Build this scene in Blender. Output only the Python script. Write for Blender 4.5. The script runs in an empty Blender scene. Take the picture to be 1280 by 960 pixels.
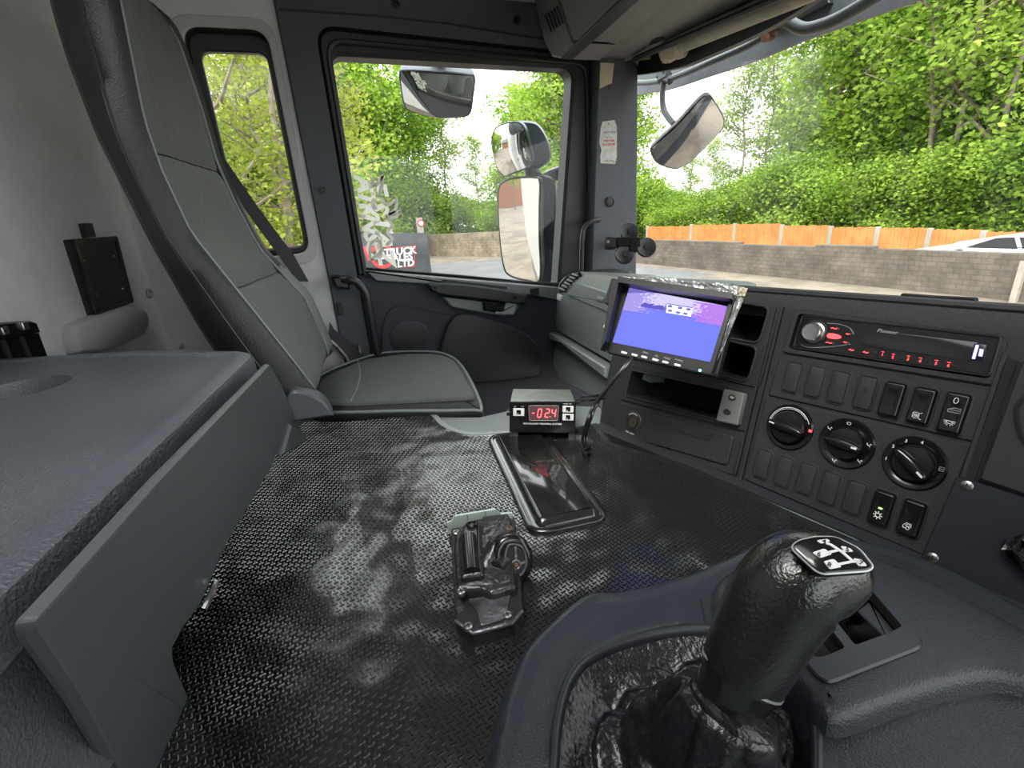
import bpy, bmesh, math, random
import numpy as np
from math import sin, cos, tan, pi, radians, sqrt, atan2
from mathutils import Vector, Matrix, noise
V = Vector
random.seed(7); RNG = np.random.default_rng(7)
SC = bpy.context.scene
COL = SC.collection

# ------------------------------------------------------------------ camera
FOC = 620.0                                   # focal length in pixels of the 1280 wide frame
CP = V((0, 0, 2.35))
_y, _p, _r = radians(20), radians(18.8), radians(4.4)
FW = V((sin(_y)*cos(_p), cos(_y)*cos(_p), -sin(_p)))
_r0 = V((cos(_y), -sin(_y), 0)); _u0 = _r0.cross(FW)
RT = _r0*cos(_r) - _u0*sin(_r)
UP = _u0*cos(_r) + _r0*sin(_r)
cd = bpy.data.cameras.new('camera'); cam = bpy.data.objects.new('camera', cd); COL.objects.link(cam)
cd.sensor_width = 36.0; cd.lens = FOC/1280*36.0; cd.clip_start = 0.01; cd.clip_end = 500
m3 = Matrix((RT, UP, -FW)).transposed()
cam.matrix_world = Matrix.Translation(CP) @ m3.to_4x4()
SC.camera = cam

# ------------------------------------------------------------------ sky, sun, exposure
world = bpy.data.worlds.new('overcast_sky'); SC.world = world; world.use_nodes = True
wn = world.node_tree.nodes; wl = world.node_tree.links
bg = wn['Background']
tc = wn.new('ShaderNodeTexCoord'); ns = wn.new('ShaderNodeTexNoise'); cr = wn.new('ShaderNodeValToRGB')
ns.inputs['Scale'].default_value = 1.6; ns.inputs['Detail'].default_value = 4
cr.color_ramp.elements[0].position = .35; cr.color_ramp.elements[0].color = (.86, .89, .93, 1)
cr.color_ramp.elements[1].position = .65; cr.color_ramp.elements[1].color = (1, 1, 1, 1)
wl.new(tc.outputs['Generated'], ns.inputs['Vector']); wl.new(ns.outputs['Fac'], cr.inputs[0]); wl.new(cr.outputs[0], bg.inputs[0])
bg.inputs[1].default_value = 1.0
sd = bpy.data.lights.new('sun', 'SUN'); sun = bpy.data.objects.new('sun', sd); COL.objects.link(sun)
sd.energy = 1.5; sd.angle = radians(35); sd.color = (1, .96, .88)
sun.rotation_euler = V((.40, .35, -.85)).to_track_quat('-Z', 'Y').to_euler()
SC.view_settings.view_transform = 'Standard'; SC.view_settings.look = 'None'
SC.view_settings.gamma = 1.0; SC.view_settings.use_curve_mapping = False
SC.view_settings.exposure = 2.05

# ------------------------------------------------------------------ measuring: photograph pixel -> point on a real plane
def ray(x, y): return FW*FOC + RT*(x-640) - UP*(y-480)
def hit(x, y, n, q):
    r = ray(x, y); n = V(n); return CP + r*((V(q)-CP).dot(n)/r.dot(n))
def hz(x, y, z): return hit(x, y, (0, 0, 1), (0, 0, z))
def hy(x, y, Y): return hit(x, y, (0, 1, 0), (0, Y, 0))
def hx(x, y, X): return hit(x, y, (1, 0, 0), (X, 0, 0))
def hd(x, y, d): return CP + ray(x, y)*(d/FOC)
class Fr:
    def __init__(s, o, U, Vv, N=None):
        s.o = V(o); s.U = V(U).normalized(); Vv = V(Vv)
        s.V = (Vv - s.U*Vv.dot(s.U)).normalized(); s.N = s.U.cross(s.V)
        if N is not None and s.N.dot(V(N)) < 0: s.N = -s.N
    def p(s, u, v, n=0): return s.o + s.U*u + s.V*v + s.N*n
    def uv(s, x, y, n=0):
        h = hit(x, y, s.N, s.o + s.N*n) - s.o; return (h.dot(s.U), h.dot(s.V))
    def pp(s, pts, n=0): return [s.uv(x, y, n) for x, y in pts]
    def at(s, u, v, n=0, rot=0):
        U = s.U*cos(rot)+s.V*sin(rot); W = -s.U*sin(rot)+s.V*cos(rot)
        f = Fr(s.p(u, v, n), U, W); f.N = s.N.copy(); return f
def flat(z): return Fr((0, 0, z), (1, 0, 0), (0, 1, 0))
def side(Y): return Fr((0, Y, 0), (1, 0, 0), (0, 0, 1), (0, -1, 0))       # faces the camera (-Y)

# ------------------------------------------------------------------ polygon helpers
def area(P): return sum(P[i-1][0]*P[i][1]-P[i][0]*P[i-1][1] for i in range(len(P)))/2
def ccw(P): return list(P) if area(P) > 0 else list(P)[::-1]
def rnd(P, r, seg=5):
    out = []; n = len(P)
    for i in range(n):
        ri = r[i] if isinstance(r, (list, tuple)) else r
        p0, p, p1 = V((*P[i-1], 0)), V((*P[i], 0)), V((*P[(i+1) % n], 0))
        a = (p0-p); b = (p1-p); la, lb = a.length, b.length
        q = min(ri, la*.48, lb*.48)
        if q < 1e-6: out.append((p.x, p.y)); continue
        a = p+a/la*q; b = p+b/lb*q
        for k in range(seg+1):
            t = k/seg; w = a*(1-t)**2+p*2*t*(1-t)+b*t*t; out.append((w.x, w.y))
    return out
def rr(u0, v0, u1, v1, r, seg=5): return rnd([(u0, v0), (u1, v0), (u1, v1), (u0, v1)], r, seg)
def circ(u, v, r, n=24, ry=None):
    ry = ry or r; return [(u+r*cos(2*pi*k/n), v+ry*sin(2*pi*k/n)) for k in range(n)]
def inset(P, d):
    if abs(d) < 1e-9: return list(P)
    n = len(P); out = []
    for i in range(n):
        ax, ay = P[i][0]-P[i-1][0], P[i][1]-P[i-1][1]; bx, by = P[(i+1) % n][0]-P[i][0], P[(i+1) % n][1]-P[i][1]
        la = sqrt(ax*ax+ay*ay) or 1e-9; lb = sqrt(bx*bx+by*by) or 1e-9
        n1 = (-ay/la, ax/la); n2 = (-by/lb, bx/lb)
        mx, my = n1[0]+n2[0], n1[1]+n2[1]; q = mx*mx+my*my
        if q < .3: k = 1.2/sqrt(q+1e-9)
        else: k = 2/q
        out.append((P[i][0]+mx*k*d, P[i][1]+my*k*d))
    return out
def scalep(P, s):
    cx = sum(p[0] for p in P)/len(P); cy = sum(p[1] for p in P)/len(P)
    return [(cx+(p[0]-cx)*s, cy+(p[1]-cy)*s) for p in P]
def crv(pts, n=8, closed=False):
    P = [V(p) if len(p) == 3 else V((*p, 0)) for p in pts]; m = len(P); out = []
    rng = range(m) if closed else range(m-1)
    for i in rng:
        if closed: a, b, c, d = P[i-1], P[i], P[(i+1) % m], P[(i+2) % m]
        else: a, b, c, d = P[max(i-1, 0)], P[i], P[i+1], P[min(i+2, m-1)]
        for k in range(n):
            t = k/n
            out.append(.5*((2*b)+(c-a)*t+(2*a-5*b+4*c-d)*t*t+(3*b-a-3*c+d)*t**3))
    if not closed: out.append(P[-1])
    return out
def crv2(pts, n=6, closed=True): return [(p.x, p.y) for p in crv(pts, n, closed)]
def inpoly(x, y, P):
    c = False; j = len(P)-1
    for i in range(len(P)):
        xi, yi = P[i]; xj, yj = P[j]
        if (yi > y) != (yj > y) and x < (xj-xi)*(y-yi)/(yj-yi)+xi: c = not c
        j = i
    return c

# ------------------------------------------------------------------ mesh collector
class M:
    def __init__(s): s.v = []; s.f = []
    def add(s, vs, fs):
        o = len(s.v); s.v += [V(x) for x in vs]; s.f += [[i+o for i in f] for f in fs]; return s
    def rings(s, R, closed=True, cap0=False, cap1=False):
        n = len(R[0]); vs = [p for r in R for p in r]; fs = []
        for i in range(len(R)-1):
            for k in range(n if closed else n-1):
                a = i*n+k; b = i*n+(k+1) % n; fs.append([a, b, b+n, a+n])
        if cap0: fs.append(list(range(n))[::-1])
        if cap1: fs.append([(len(R)-1)*n+k for k in range(n)])
        return s.add(vs, fs)
    def stack(s, fr, P, prof, cap0=True, cap1=True):
        P = ccw(P); R = []
        for d, h in prof:
            R.append([fr.p(a, b, h) for a, b in inset(P, d)])
        return s.rings(R, True, cap0, cap1)
    def pad(s, fr, P, h, b=.002, base=0.0):          # raised piece with a rounded edge
        return s.stack(fr, P, [(0, base), (0, h-b), (b*.3, h-b*.3), (b, h)])
    def ring(s, fr, A, B, n0, n1, b=.002):            # frame between outer A and inner B (same count)
        A = ccw(A); B = ccw(B)
        R = [[fr.p(*p, n0) for p in A], [fr.p(*p, n1-b) for p in A], [fr.p(*p, n1) for p in inset(A, b)],
             [fr.p(*p, n1) for p in inset(B, -b)], [fr.p(*p, n1-b) for p in B], [fr.p(*p, n0) for p in B], [fr.p(*p, n0) for p in A]]
        return s.rings(R)
    def box(s, fr, u0, v0, u1, v1, n0, n1, b=.002):
        if u0 > u1: u0, u1 = u1, u0
        if v0 > v1: v0, v1 = v1, v0
        if b <= 0: return s.stack(fr, [(u0, v0), (u1, v0), (u1, v1), (u0, v1)], [(0, n0), (0, n1)])
        return s.stack(fr, rr(u0, v0, u1, v1, b*1.5, 2), [(b, n0), (0, n0+b), (0, n1-b), (b, n1)])
    def tube(s, pts, r, seg=10, cap=True, smooth=0):
        P = crv(pts, smooth) if smooth else [V(p) for p in pts]
        n = len(P); rad = r if callable(r) else (lambda t: r)
        t0 = (P[1]-P[0]).normalized(); a = t0.orthogonal().normalized(); R = []
        for i in range(n):
            t = (P[min(i+1, n-1)]-P[max(i-1, 0)]).normalized()
            a = (a-t*a.dot(t)).normalized(); b = t.cross(a); q = rad(i/(n-1))
            R.append([P[i]+(a*cos(2*pi*k/seg)+b*sin(2*pi*k/seg))*q for k in range(seg)])
        return s.rings(R, True, cap, cap)
    def lathe(s, fr, prof, seg=24, sy=1.0, cap0=True, cap1=True):
        R = [[fr.p(r*cos(2*pi*k/seg), r*sy*sin(2*pi*k/seg), h) for k in range(seg)] for r, h in prof]
        return s.rings(R, True, cap0, cap1)
    def strip(s, fr, pts, w, h0, h1, closed=False):    # raised line on a plane
        P = [V((*p, 0)) for p in pts]; n = len(P); L = []; Rr = []
        for i in range(n):
            a = P[i-1] if (i or closed) else P[0]; b = P[(i+1) % n] if (i < n-1 or closed) else P[-1]
            t = (b-a).normalized(); q = V((-t.y, t.x, 0))*w/2; L.append(P[i]+q); Rr.append(P[i]-q)
        R = [[fr.p(l.x, l.y, h0), fr.p(l.x, l.y, h1), fr.p(r.x, r.y, h1), fr.p(r.x, r.y, h0)] for l, r in zip(L, Rr)]
        if closed: R.append(R[0])
        return s.rings(R, True, not closed, not closed)

# ------------------------------------------------------------------ objects
WLOC = {}
def base_of(vs):
    xs = [v.x for v in vs]; ys = [v.y for v in vs]; zs = [v.z for v in vs]
    return V(((min(xs)+max(xs))/2, (min(ys)+max(ys))/2, min(zs)))
def root_loc(o):
    return WLOC.get(o.name, V((0, 0, 0)))
def obj(name, m, mt, parent=None, label=None, cat=None, group=None, kind=None, smooth=35, recalc=True):
    me = bpy.data.meshes.new(name); me.from_pydata([tuple(v) for v in m.v], [], m.f)
    me.validate()
    if recalc:
        b = bmesh.new(); b.from_mesh(me); bmesh.ops.recalc_face_normals(b, faces=b.faces); b.to_mesh(me); b.free()
    if smooth:
        me.shade_smooth(); me.set_sharp_from_angle(angle=radians(smooth))
    me.materials.append(mt)
    o = bpy.data.objects.new(name, me); COL.objects.link(o)
    if parent is not None:
        o.parent = parent; pl = root_loc(parent); me.transform(Matrix.Translation(-pl)); WLOC[o.name] = pl
    else:
        bl = base_of(m.v); me.transform(Matrix.Translation(-bl)); o.location = bl; WLOC[o.name] = bl
    if label: o['label'] = label
    if cat: o['category'] = cat
    if group: o['group'] = group
    if kind: o['kind'] = kind
    return o
def thing(name, label, cat, loc, group=None, kind=None):
    o = bpy.data.objects.new(name, None); COL.objects.link(o); o.location = loc; o.empty_display_size = .05
    WLOC[o.name] = V(loc)
    if label: o['label'] = label
    if cat: o['category'] = cat
    if group: o['group'] = group
    if kind: o['kind'] = kind
    return o
def struct(name, m, mt, **k): return obj(name, m, mt, kind='structure', **k)
def cut(o, cm, mt=None):
    """carve the closed shape cm out of o (done at build time, the cutter is deleted)"""
    c = obj('cutter', cm, MT['black_plastic'], smooth=0)
    if mt: c.data.materials.clear(); c.data.materials.append(mt)
    bpy.context.view_layer.update()
    md = o.modifiers.new('b', 'BOOLEAN'); md.object = c; md.operation = 'DIFFERENCE'; md.solver = 'EXACT'
    try: md.material_mode = 'TRANSFER'
    except Exception: pass
    bpy.context.view_layer.update()
    me = bpy.data.meshes.new_from_object(o.evaluated_get(bpy.context.evaluated_depsgraph_get()))
    o.modifiers.clear(); old = o.data; o.data = me; me.name = old.name+'_cut'
    me.shade_smooth(); me.set_sharp_from_angle(angle=radians(35))
    bpy.data.objects.remove(c)
def copy_tree(o, parent=None, delta=None):
    c = o.copy(); COL.objects.link(c)
    if parent is not None: c.parent = parent
    for ch in list(o.children): copy_tree(ch, c)
    return c
FONT_CACHE = {}
def text(m, body, fr, u, v, size, h=.0004, rot=0, align='CENTER', flip=False, sx=1.0, shear=0, base=0.0, bold=0.0):
    key = (body, align, shear, bold)
    if key not in FONT_CACHE:
        c = bpy.data.curves.new('t', 'FONT'); c.body = body; c.size = 1; c.align_x = align; c.align_y = 'CENTER'; c.shear = shear
        c.resolution_u = 2; c.offset = bold
        o = bpy.data.objects.new('t', c); COL.objects.link(o); bpy.context.view_layer.update()
        me = bpy.data.meshes.new_from_object(o.evaluated_get(bpy.context.evaluated_depsgraph_get()))
        FONT_CACHE[key] = ([x.co.copy() for x in me.vertices], [list(p.vertices) for p in me.polygons])
        bpy.data.objects.remove(o); bpy.data.meshes.remove(me)
    vs, fs = FONT_CACHE[key]; out = []
    for q in vs:
        x, y = q.x*size*sx*(-1 if flip else 1), q.y*size
        out.append(fr.p(u+x*cos(rot)-y*sin(rot), v+x*sin(rot)+y*cos(rot), base+h))
    m.add(out, fs); return m

# ------------------------------------------------------------------ materials
MT = {}
def mat(name, col, rough=.5, metal=0, bump=0, bscale=200, bdetail=2, col2=None, cscale=8, spec=.5, coat=0, emit=0, emit_col=None, aniso=None, blend=(.4, .6), rvar=0):
    m = bpy.data.materials.new(name); m.use_nodes = True; nt = m.node_tree; b = nt.nodes['Principled BSDF']
    b.inputs['Base Color'].default_value = (*col, 1); b.inputs['Roughness'].default_value = rough; b.inputs['Metallic'].default_value = metal
    b.inputs['Specular IOR Level'].default_value = spec; b.inputs['Coat Weight'].default_value = coat
    if emit: b.inputs['Emission Color'].default_value = (*(emit_col or col), 1); b.inputs['Emission Strength'].default_value = emit
    t = nt.nodes.new('ShaderNodeTexCoord')
    if bump:
        n = nt.nodes.new('ShaderNodeTexNoise'); n.inputs['Scale'].default_value = bscale; n.inputs['Detail'].default_value = bdetail
        bp = nt.nodes.new('ShaderNodeBump'); bp.inputs['Strength'].default_value = bump; bp.inputs['Distance'].default_value = .6/bscale
        nt.links.new(t.outputs['Object'], n.inputs['Vector']); nt.links.new(n.outputs['Fac'], bp.inputs['Height']); nt.links.new(bp.outputs[0], b.inputs['Normal'])
    if col2:
        n2 = nt.nodes.new('ShaderNodeTexNoise'); n2.inputs['Scale'].default_value = cscale; n2.inputs['Detail'].default_value = 6; n2.inputs['Roughness'].default_value = .65
        r = nt.nodes.new('ShaderNodeValToRGB'); r.color_ramp.elements[0].position = blend[0]; r.color_ramp.elements[1].position = blend[1]
        r.color_ramp.elements[0].color = (*col, 1); r.color_ramp.elements[1].color = (*col2, 1)
        nt.links.new(t.outputs['Object'], n2.inputs['Vector']); nt.links.new(n2.outputs['Fac'], r.inputs[0]); nt.links.new(r.outputs[0], b.inputs['Base Color'])
        if rvar:
            mr = nt.nodes.new('ShaderNodeMapRange'); mr.inputs['To Min'].default_value = rough-rvar; mr.inputs['To Max'].default_value = rough+rvar
            nt.links.new(n2.outputs['Fac'], mr.inputs['Value']); nt.links.new(mr.outputs[0], b.inputs['Roughness'])
    MT[name] = m; return m
mat('black_plastic', (.022, .023, .026), .45, bump=.35, bscale=900, spec=.5)
mat('fascia_plastic', (.019, .020, .023), .5, spec=.35, bump=.7, bscale=700, bdetail=3, col2=(.028, .029, .033), cscale=300)
mat('dark_trim', (.018, .020, .025), .55, bump=.4, bscale=800)
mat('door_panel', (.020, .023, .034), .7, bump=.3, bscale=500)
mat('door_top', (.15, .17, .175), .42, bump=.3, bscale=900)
mat('blue_grey_box', (.078, .088, .106), .31, bump=.95, bscale=420, bdetail=2, col2=(.092, .103, .122), cscale=5, rvar=.05)
mat('blue_grey_panel', (.075, .084, .092), .38, bump=.25, bscale=900, col2=(.076, .086, .096), cscale=18)
mat('console_plastic', (.018, .0205, .029), .33, bump=.55, bscale=650)
mat('console_insert', (.016, .018, .025), .38, bump=.15, bscale=900)
mat('passenger_dash', (.165, .19, .19), .42, bump=.35, bscale=700)
mat('gloss_black', (.008, .008, .009), .16, spec=.6)
mat('switch_black', (.006, .006, .007), .22, spec=.6)
mat('satin_black', (.012, .012, .014), .36)
mat('rubber', (.006, .006, .006), .8, spec=.2)
mat('mat_rubber', (.011, .012, .012), .22, spec=1.0, coat=.4, bump=.25, bscale=14, bdetail=1)
mat('hatch_gloss', (.008, .009, .009), .17, spec=.8, col2=(.014, .015, .014), cscale=25, rvar=.05, coat=.4)
mat('vinyl', (.013, .013, .015), .36, bump=.6, bscale=420, bdetail=3)
mat('vinyl_worn', (.17, .195, .20), .42, bump=.3, bscale=500)
mat('leather', (.006, .006, .008), .25, bump=.45, bscale=190, bdetail=4, spec=.6)
mat('knob_leather', (.008, .008, .009), .24, bump=.38, bscale=420, bdetail=2, spec=.7)
mat('wall_carpet', (.46, .46, .465), .95, bump=.5, bscale=600, col2=(.66, .66, .65), cscale=4, blend=(.3, .75))
mat('ceiling_fabric', (.42, .42, .42), .95, bump=.2, bscale=600)
mat('grey_foam', (.30, .30, .31), .8, bump=.4, bscale=250)
mat('overhead_plastic', (.165, .165, .168), .6, bump=.5, bscale=600)
mat('trim_light', (.21, .24, .24), .4, bump=.3, bscale=600)
mat('chrome', (.75, .75, .75), .2, metal=1)
mat('steel', (.45, .45, .44), .35, metal=1, col2=(.3, .29, .27), cscale=60)
mat('brushed', (.5, .5, .5), .3, metal=1)
mat('alu_worn', (.33, .33, .31), .42, metal=.7, col2=(.12, .10, .08), cscale=60, blend=(.45, .7))
mat('cast_black', (.02, .02, .021), .3, metal=.2, bump=.35, bscale=120, spec=.7)
mat('cast_worn', (.16, .15, .18), .32, metal=.6, col2=(.05, .045, .04), cscale=45, bump=.3, bscale=120, blend=(.35, .7))
mat('rust', (.20, .09, .04), .8, col2=(.08, .05, .04), cscale=60)
mat('pale_plate', (.42, .50, .47), .45, metal=.3)
mat('indicator_top', (.30, .33, .31), .38, metal=.5, col2=(.22, .24, .22), cscale=40)
mat('white_print', (.75, .75, .75), .5)
mat('grey_print', (.35, .35, .36), .5)
mat('silver_plastic', (.42, .43, .44), .35, metal=.4)
mat('red_led', (1, .06, .08), .4, emit=1.3, emit_col=(1, .08, .10))
mat('red_glow', (.8, .04, .04), .4, emit=.8, emit_col=(1, .05, .06))
mat('led_window', (.10, .055, .06), .2)
mat('green_led', (.3, 1, .1), .4, emit=2.0)
mat('cyan_led', (.1, .7, 1), .4, emit=2.5)
mat('violet_glow', (.3, .25, .7), .3, emit=.6, emit_col=(.35, .3, .9))
mat('lcd_dark', (.02, .02, .023), .12, spec=.6)
mat('white_key', (.62, .62, .64), .4)
mat('tape_silver', (.30, .31, .30), .28, metal=.5, bump=.8, bscale=60)
mat('masking_tape', (.48, .43, .33), .7, bump=.5, bscale=120)
mat('sticker_paper', (.55, .55, .53), .6, col2=(.42, .42, .40), cscale=60)
mat('red_print', (.6, .03, .03), .5)
mat('red_sign', (.5, .03, .03), .5)
mat('sign_board', (.025, .03, .036), .6, col2=(.04, .046, .052), cscale=4)
mat('grass_cable', (.012, .012, .012), .35)
mat('belt', (.035, .035, .04), .7, bump=.4, bscale=900)
mat('pillar_plastic', (.052, .058, .070), .6, bump=.3, bscale=800)
mat('seal', (.012, .013, .014), .5)
mat('visor_grey', (.12, .14, .165), .5, col2=(.085, .10, .12), cscale=6)
mat('pipe_paint', (.07, .085, .095), .35)
mat('mirror_shell', (.014, .020, .024), .3, bump=.1, bscale=100)
mat('mirror_bezel', (.13, .13, .13), .4)
mat('mirror_glass', (.80, .80, .80), .02, metal=1)
mat('blind_fabric', (.42, .39, .31), .8, col2=(.30, .28, .22), cscale=20)
mat('recess_shade', (.008, .008, .009), .8)  # near black, puts the shade inside pockets and slots into the colour
mat('brown_socket', (.10, .08, .06), .4, metal=.6)
mat('asphalt', (.12, .125, .135), .9, col2=(.15, .155, .16), cscale=.6)
mat('gravel', (.13, .108, .085), .95, col2=(.22, .185, .145), cscale=.8, bump=.4, bscale=6)
mat('grass', (.16, .22, .06), .95, col2=(.22, .26, .09), cscale=.5)
mat('concrete', (.30, .27, .23), .9, col2=(.38, .34, .29), cscale=2)
mat('car_paint', (.75, .77, .79), .25, coat=.6)
mat('car_glass', (.03, .035, .04), .08, spec=.8)
mat('truck_white', (.78, .78, .76), .4)
mat('brick_red', (.35, .15, .1), .9)
mat('roof_slate', (.15, .15, .17), .9)
mat('orange_wood', (.50, .17, .045), .8, col2=(.60, .24, .08), cscale=2.2)
mat('bark', (.16, .13, .10), .95, col2=(.28, .24, .19), cscale=3)

def glass_mat(name, tint, dirt):
    m = bpy.data.materials.new(name); m.use_nodes = True; nt = m.node_tree; nt.nodes.clear()
    out = nt.nodes.new('ShaderNodeOutputMaterial'); tr = nt.nodes.new('ShaderNodeBsdfTransparent'); tr.inputs[0].default_value = (*tint, 1)
    gl = nt.nodes.new('ShaderNodeBsdfGlossy'); gl.inputs['Roughness'].default_value = .02
    lw = nt.nodes.new('ShaderNodeLayerWeight'); lw.inputs[0].default_value = .5
    pw = nt.nodes.new('ShaderNodeMath'); pw.operation = 'POWER'; pw.inputs[1].default_value = 4.0
    fr = nt.nodes.new('ShaderNodeMath'); fr.operation = 'MULTIPLY_ADD'; fr.inputs[1].default_value = .22; fr.inputs[2].default_value = .015
    nt.links.new(lw.outputs['Facing'], pw.inputs[0]); nt.links.new(pw.outputs[0], fr.inputs[0])
    mx = nt.nodes.new('ShaderNodeMixShader'); df = nt.nodes.new('ShaderNodeBsdfDiffuse'); df.inputs[0].default_value = (.8, .8, .76, 1)
    t = nt.nodes.new('ShaderNodeTexCoord'); mp = nt.nodes.new('ShaderNodeMapping'); mp.inputs['Scale'].default_value = (3, 9, 1.2)
    n = nt.nodes.new('ShaderNodeTexNoise'); n.inputs['Scale'].default_value = 2.5; n.inputs['Detail'].default_value = 5
    r = nt.nodes.new('ShaderNodeMapRange'); r.inputs['From Min'].default_value = .4; r.inputs['From Max'].default_value = .8; r.inputs['To Max'].default_value = dirt
    nt.links.new(t.outputs['Object'], mp.inputs[0]); nt.links.new(mp.outputs[0], n.inputs['Vector']); nt.links.new(n.outputs['Fac'], r.inputs['Value'])
    m2 = nt.nodes.new('ShaderNodeMixShader')
    nt.links.new(fr.outputs[0], mx.inputs[0]); nt.links.new(tr.outputs[0], mx.inputs[1]); nt.links.new(gl.outputs[0], mx.inputs[2])
    nt.links.new(r.outputs[0], m2.inputs[0]); nt.links.new(mx.outputs[0], m2.inputs[1]); nt.links.new(df.outputs[0], m2.inputs[2])
    nt.links.new(m2.outputs[0], out.inputs[0]); MT[name] = m; return m
glass_mat('windscreen_glass', (.97, .98, .97), .035); glass_mat('door_glass', (.95, .97, .96), .05)

def fabric_mat(name, c1, c2, sc):
    m = mat(name, c1, .85); nt = m.node_tree; b = nt.nodes['Principled BSDF']
    t = nt.nodes.new('ShaderNodeTexCoord'); ck = nt.nodes.new('ShaderNodeTexVoronoi'); ck.inputs['Scale'].default_value = sc; ck.inputs['Randomness'].default_value = .15
    n = nt.nodes.new('ShaderNodeTexNoise'); n.inputs['Scale'].default_value = 6; n.inputs['Detail'].default_value = 6
    mx = nt.nodes.new('ShaderNodeMix'); mx.data_type = 'RGBA'; mx.inputs[6].default_value = (*c1, 1); mx.inputs[7].default_value = (*c2, 1)
    ad = nt.nodes.new('ShaderNodeMath'); ad.operation = 'MULTIPLY_ADD'; ad.inputs[1].default_value = .9; ad.inputs[2].default_value = -.1
    nt.links.new(t.outputs['Object'], ck.inputs['Vector']); nt.links.new(t.outputs['Object'], n.inputs['Vector'])
    a2 = nt.nodes.new('ShaderNodeMath'); a2.operation = 'ADD'; nt.links.new(ck.outputs['Distance'], a2.inputs[0]); nt.links.new(n.outputs['Fac'], a2.inputs[1])
    nt.links.new(a2.outputs[0], ad.inputs[0]); nt.links.new(ad.outputs[0], mx.inputs[0]); nt.links.new(mx.outputs[2], b.inputs['Base Color'])
    bp = nt.nodes.new('ShaderNodeBump'); bp.inputs['Strength'].default_value = .5; bp.inputs['Distance'].default_value = .001
    nt.links.new(ck.outputs['Distance'], bp.inputs['Height']); nt.links.new(bp.outputs[0], b.inputs['Normal'])
fabric_mat('seat_fabric', (.055, .060, .057), (.105, .112, .107), 260)

def leaf_mat(name, c1, c2, scale=.35):
    m = bpy.data.materials.new(name); m.use_nodes = True; nt = m.node_tree; nt.nodes.clear()
    out = nt.nodes.new('ShaderNodeOutputMaterial'); d = nt.nodes.new('ShaderNodeBsdfDiffuse'); tl = nt.nodes.new('ShaderNodeBsdfTranslucent')
    g = nt.nodes.new('ShaderNodeNewGeometry'); n = nt.nodes.new('ShaderNodeTexNoise'); n.inputs['Scale'].default_value = scale; n.inputs['Detail'].default_value = 3
    t = nt.nodes.new('ShaderNodeTexCoord'); nt.links.new(t.outputs['Object'], n.inputs['Vector'])
    a = nt.nodes.new('ShaderNodeMath'); a.operation = 'MULTIPLY_ADD'; a.inputs[1].default_value = .55
    nt.links.new(g.outputs['Random Per Island'], a.inputs[0]); 
    s = nt.nodes.new('ShaderNodeMath'); s.operation = 'MULTIPLY_ADD'; s.inputs[1].default_value = 1.6; s.inputs[2].default_value = -.55
    nt.links.new(n.outputs['Fac'], s.inputs[0]); nt.links.new(s.outputs[0], a.inputs[2])
    r = nt.nodes.new('ShaderNodeValToRGB'); r.color_ramp.elements[0].color = (*c1, 1); r.color_ramp.elements[1].color = (*c2, 1)
    r.color_ramp.elements[0].position = .1; r.color_ramp.elements[1].position = .8
    nt.links.new(a.outputs[0], r.inputs[0]); nt.links.new(r.outputs[0], d.inputs[0]); nt.links.new(r.outputs[0], tl.inputs[0])
    mx = nt.nodes.new('ShaderNodeMixShader'); mx.inputs[0].default_value = .45
    nt.links.new(d.outputs[0], mx.inputs[1]); nt.links.new(tl.outputs[0], mx.inputs[2]); nt.links.new(mx.outputs[0], out.inputs[0]); MT[name] = m
leaf_mat('vinyl_white', (.7, .7, .64), (.8, .8, .74))
leaf_mat('leaf_bright', (.11, .24, .028), (.42, .58, .09))
leaf_mat('leaf_mid', (.14, .26, .035), (.40, .54, .10))
leaf_mat('leaf_soft', (.17, .27, .06), (.40, .50, .14))
leaf_mat('leaf_yellow', (.19, .26, .035), (.44, .47, .10))

def brick_mat(name, c1, c2, mortar, sc):
    m = mat(name, c1, .9); nt = m.node_tree; b = nt.nodes['Principled BSDF']
    t = nt.nodes.new('ShaderNodeTexCoord'); sp = nt.nodes.new('ShaderNodeSeparateXYZ'); cb = nt.nodes.new('ShaderNodeCombineXYZ')
    ad = nt.nodes.new('ShaderNodeMath'); ad.operation = 'ADD'
    nt.links.new(t.outputs['Object'], sp.inputs[0]); nt.links.new(sp.outputs[0], ad.inputs[0]); nt.links.new(sp.outputs[1], ad.inputs[1])
    nt.links.new(ad.outputs[0], cb.inputs[0]); nt.links.new(sp.outputs[2], cb.inputs[1])
    k = nt.nodes.new('ShaderNodeTexBrick'); k.inputs['Scale'].default_value = sc
    k.inputs['Color1'].default_value = (*c1, 1); k.inputs['Color2'].default_value = (*c2, 1); k.inputs['Mortar'].default_value = (*mortar, 1)
    k.inputs['Mortar Size'].default_value = .025
    nt.links.new(cb.outputs[0], k.inputs['Vector'])
    n = nt.nodes.new('ShaderNodeTexNoise'); n.inputs['Scale'].default_value = 1.3; n.inputs['Detail'].default_value = 7; n.inputs['Roughness'].default_value = .7
    nt.links.new(t.outputs['Object'], n.inputs['Vector'])
    r = nt.nodes.new('ShaderNodeValToRGB'); r.color_ramp.elements[0].position = .35; r.color_ramp.elements[0].color = (.55, .53, .5, 1); r.color_ramp.elements[1].position = .7; r.color_ramp.elements[1].color = (1.25, 1.2, 1.1, 1)
    nt.links.new(n.outputs['Fac'], r.inputs[0])
    mx = nt.nodes.new('ShaderNodeMix'); mx.data_type = 'RGBA'; mx.blend_type = 'MULTIPLY'; mx.inputs[0].default_value = 1
    nt.links.new(k.outputs['Color'], mx.inputs[6]); nt.links.new(r.outputs[0], mx.inputs[7]); nt.links.new(mx.outputs[2], b.inputs['Base Color'])
brick_mat('wall_brick', (.13, .115, .10), (.165, .145, .13), (.115, .10, .09), 2.2)
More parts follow.
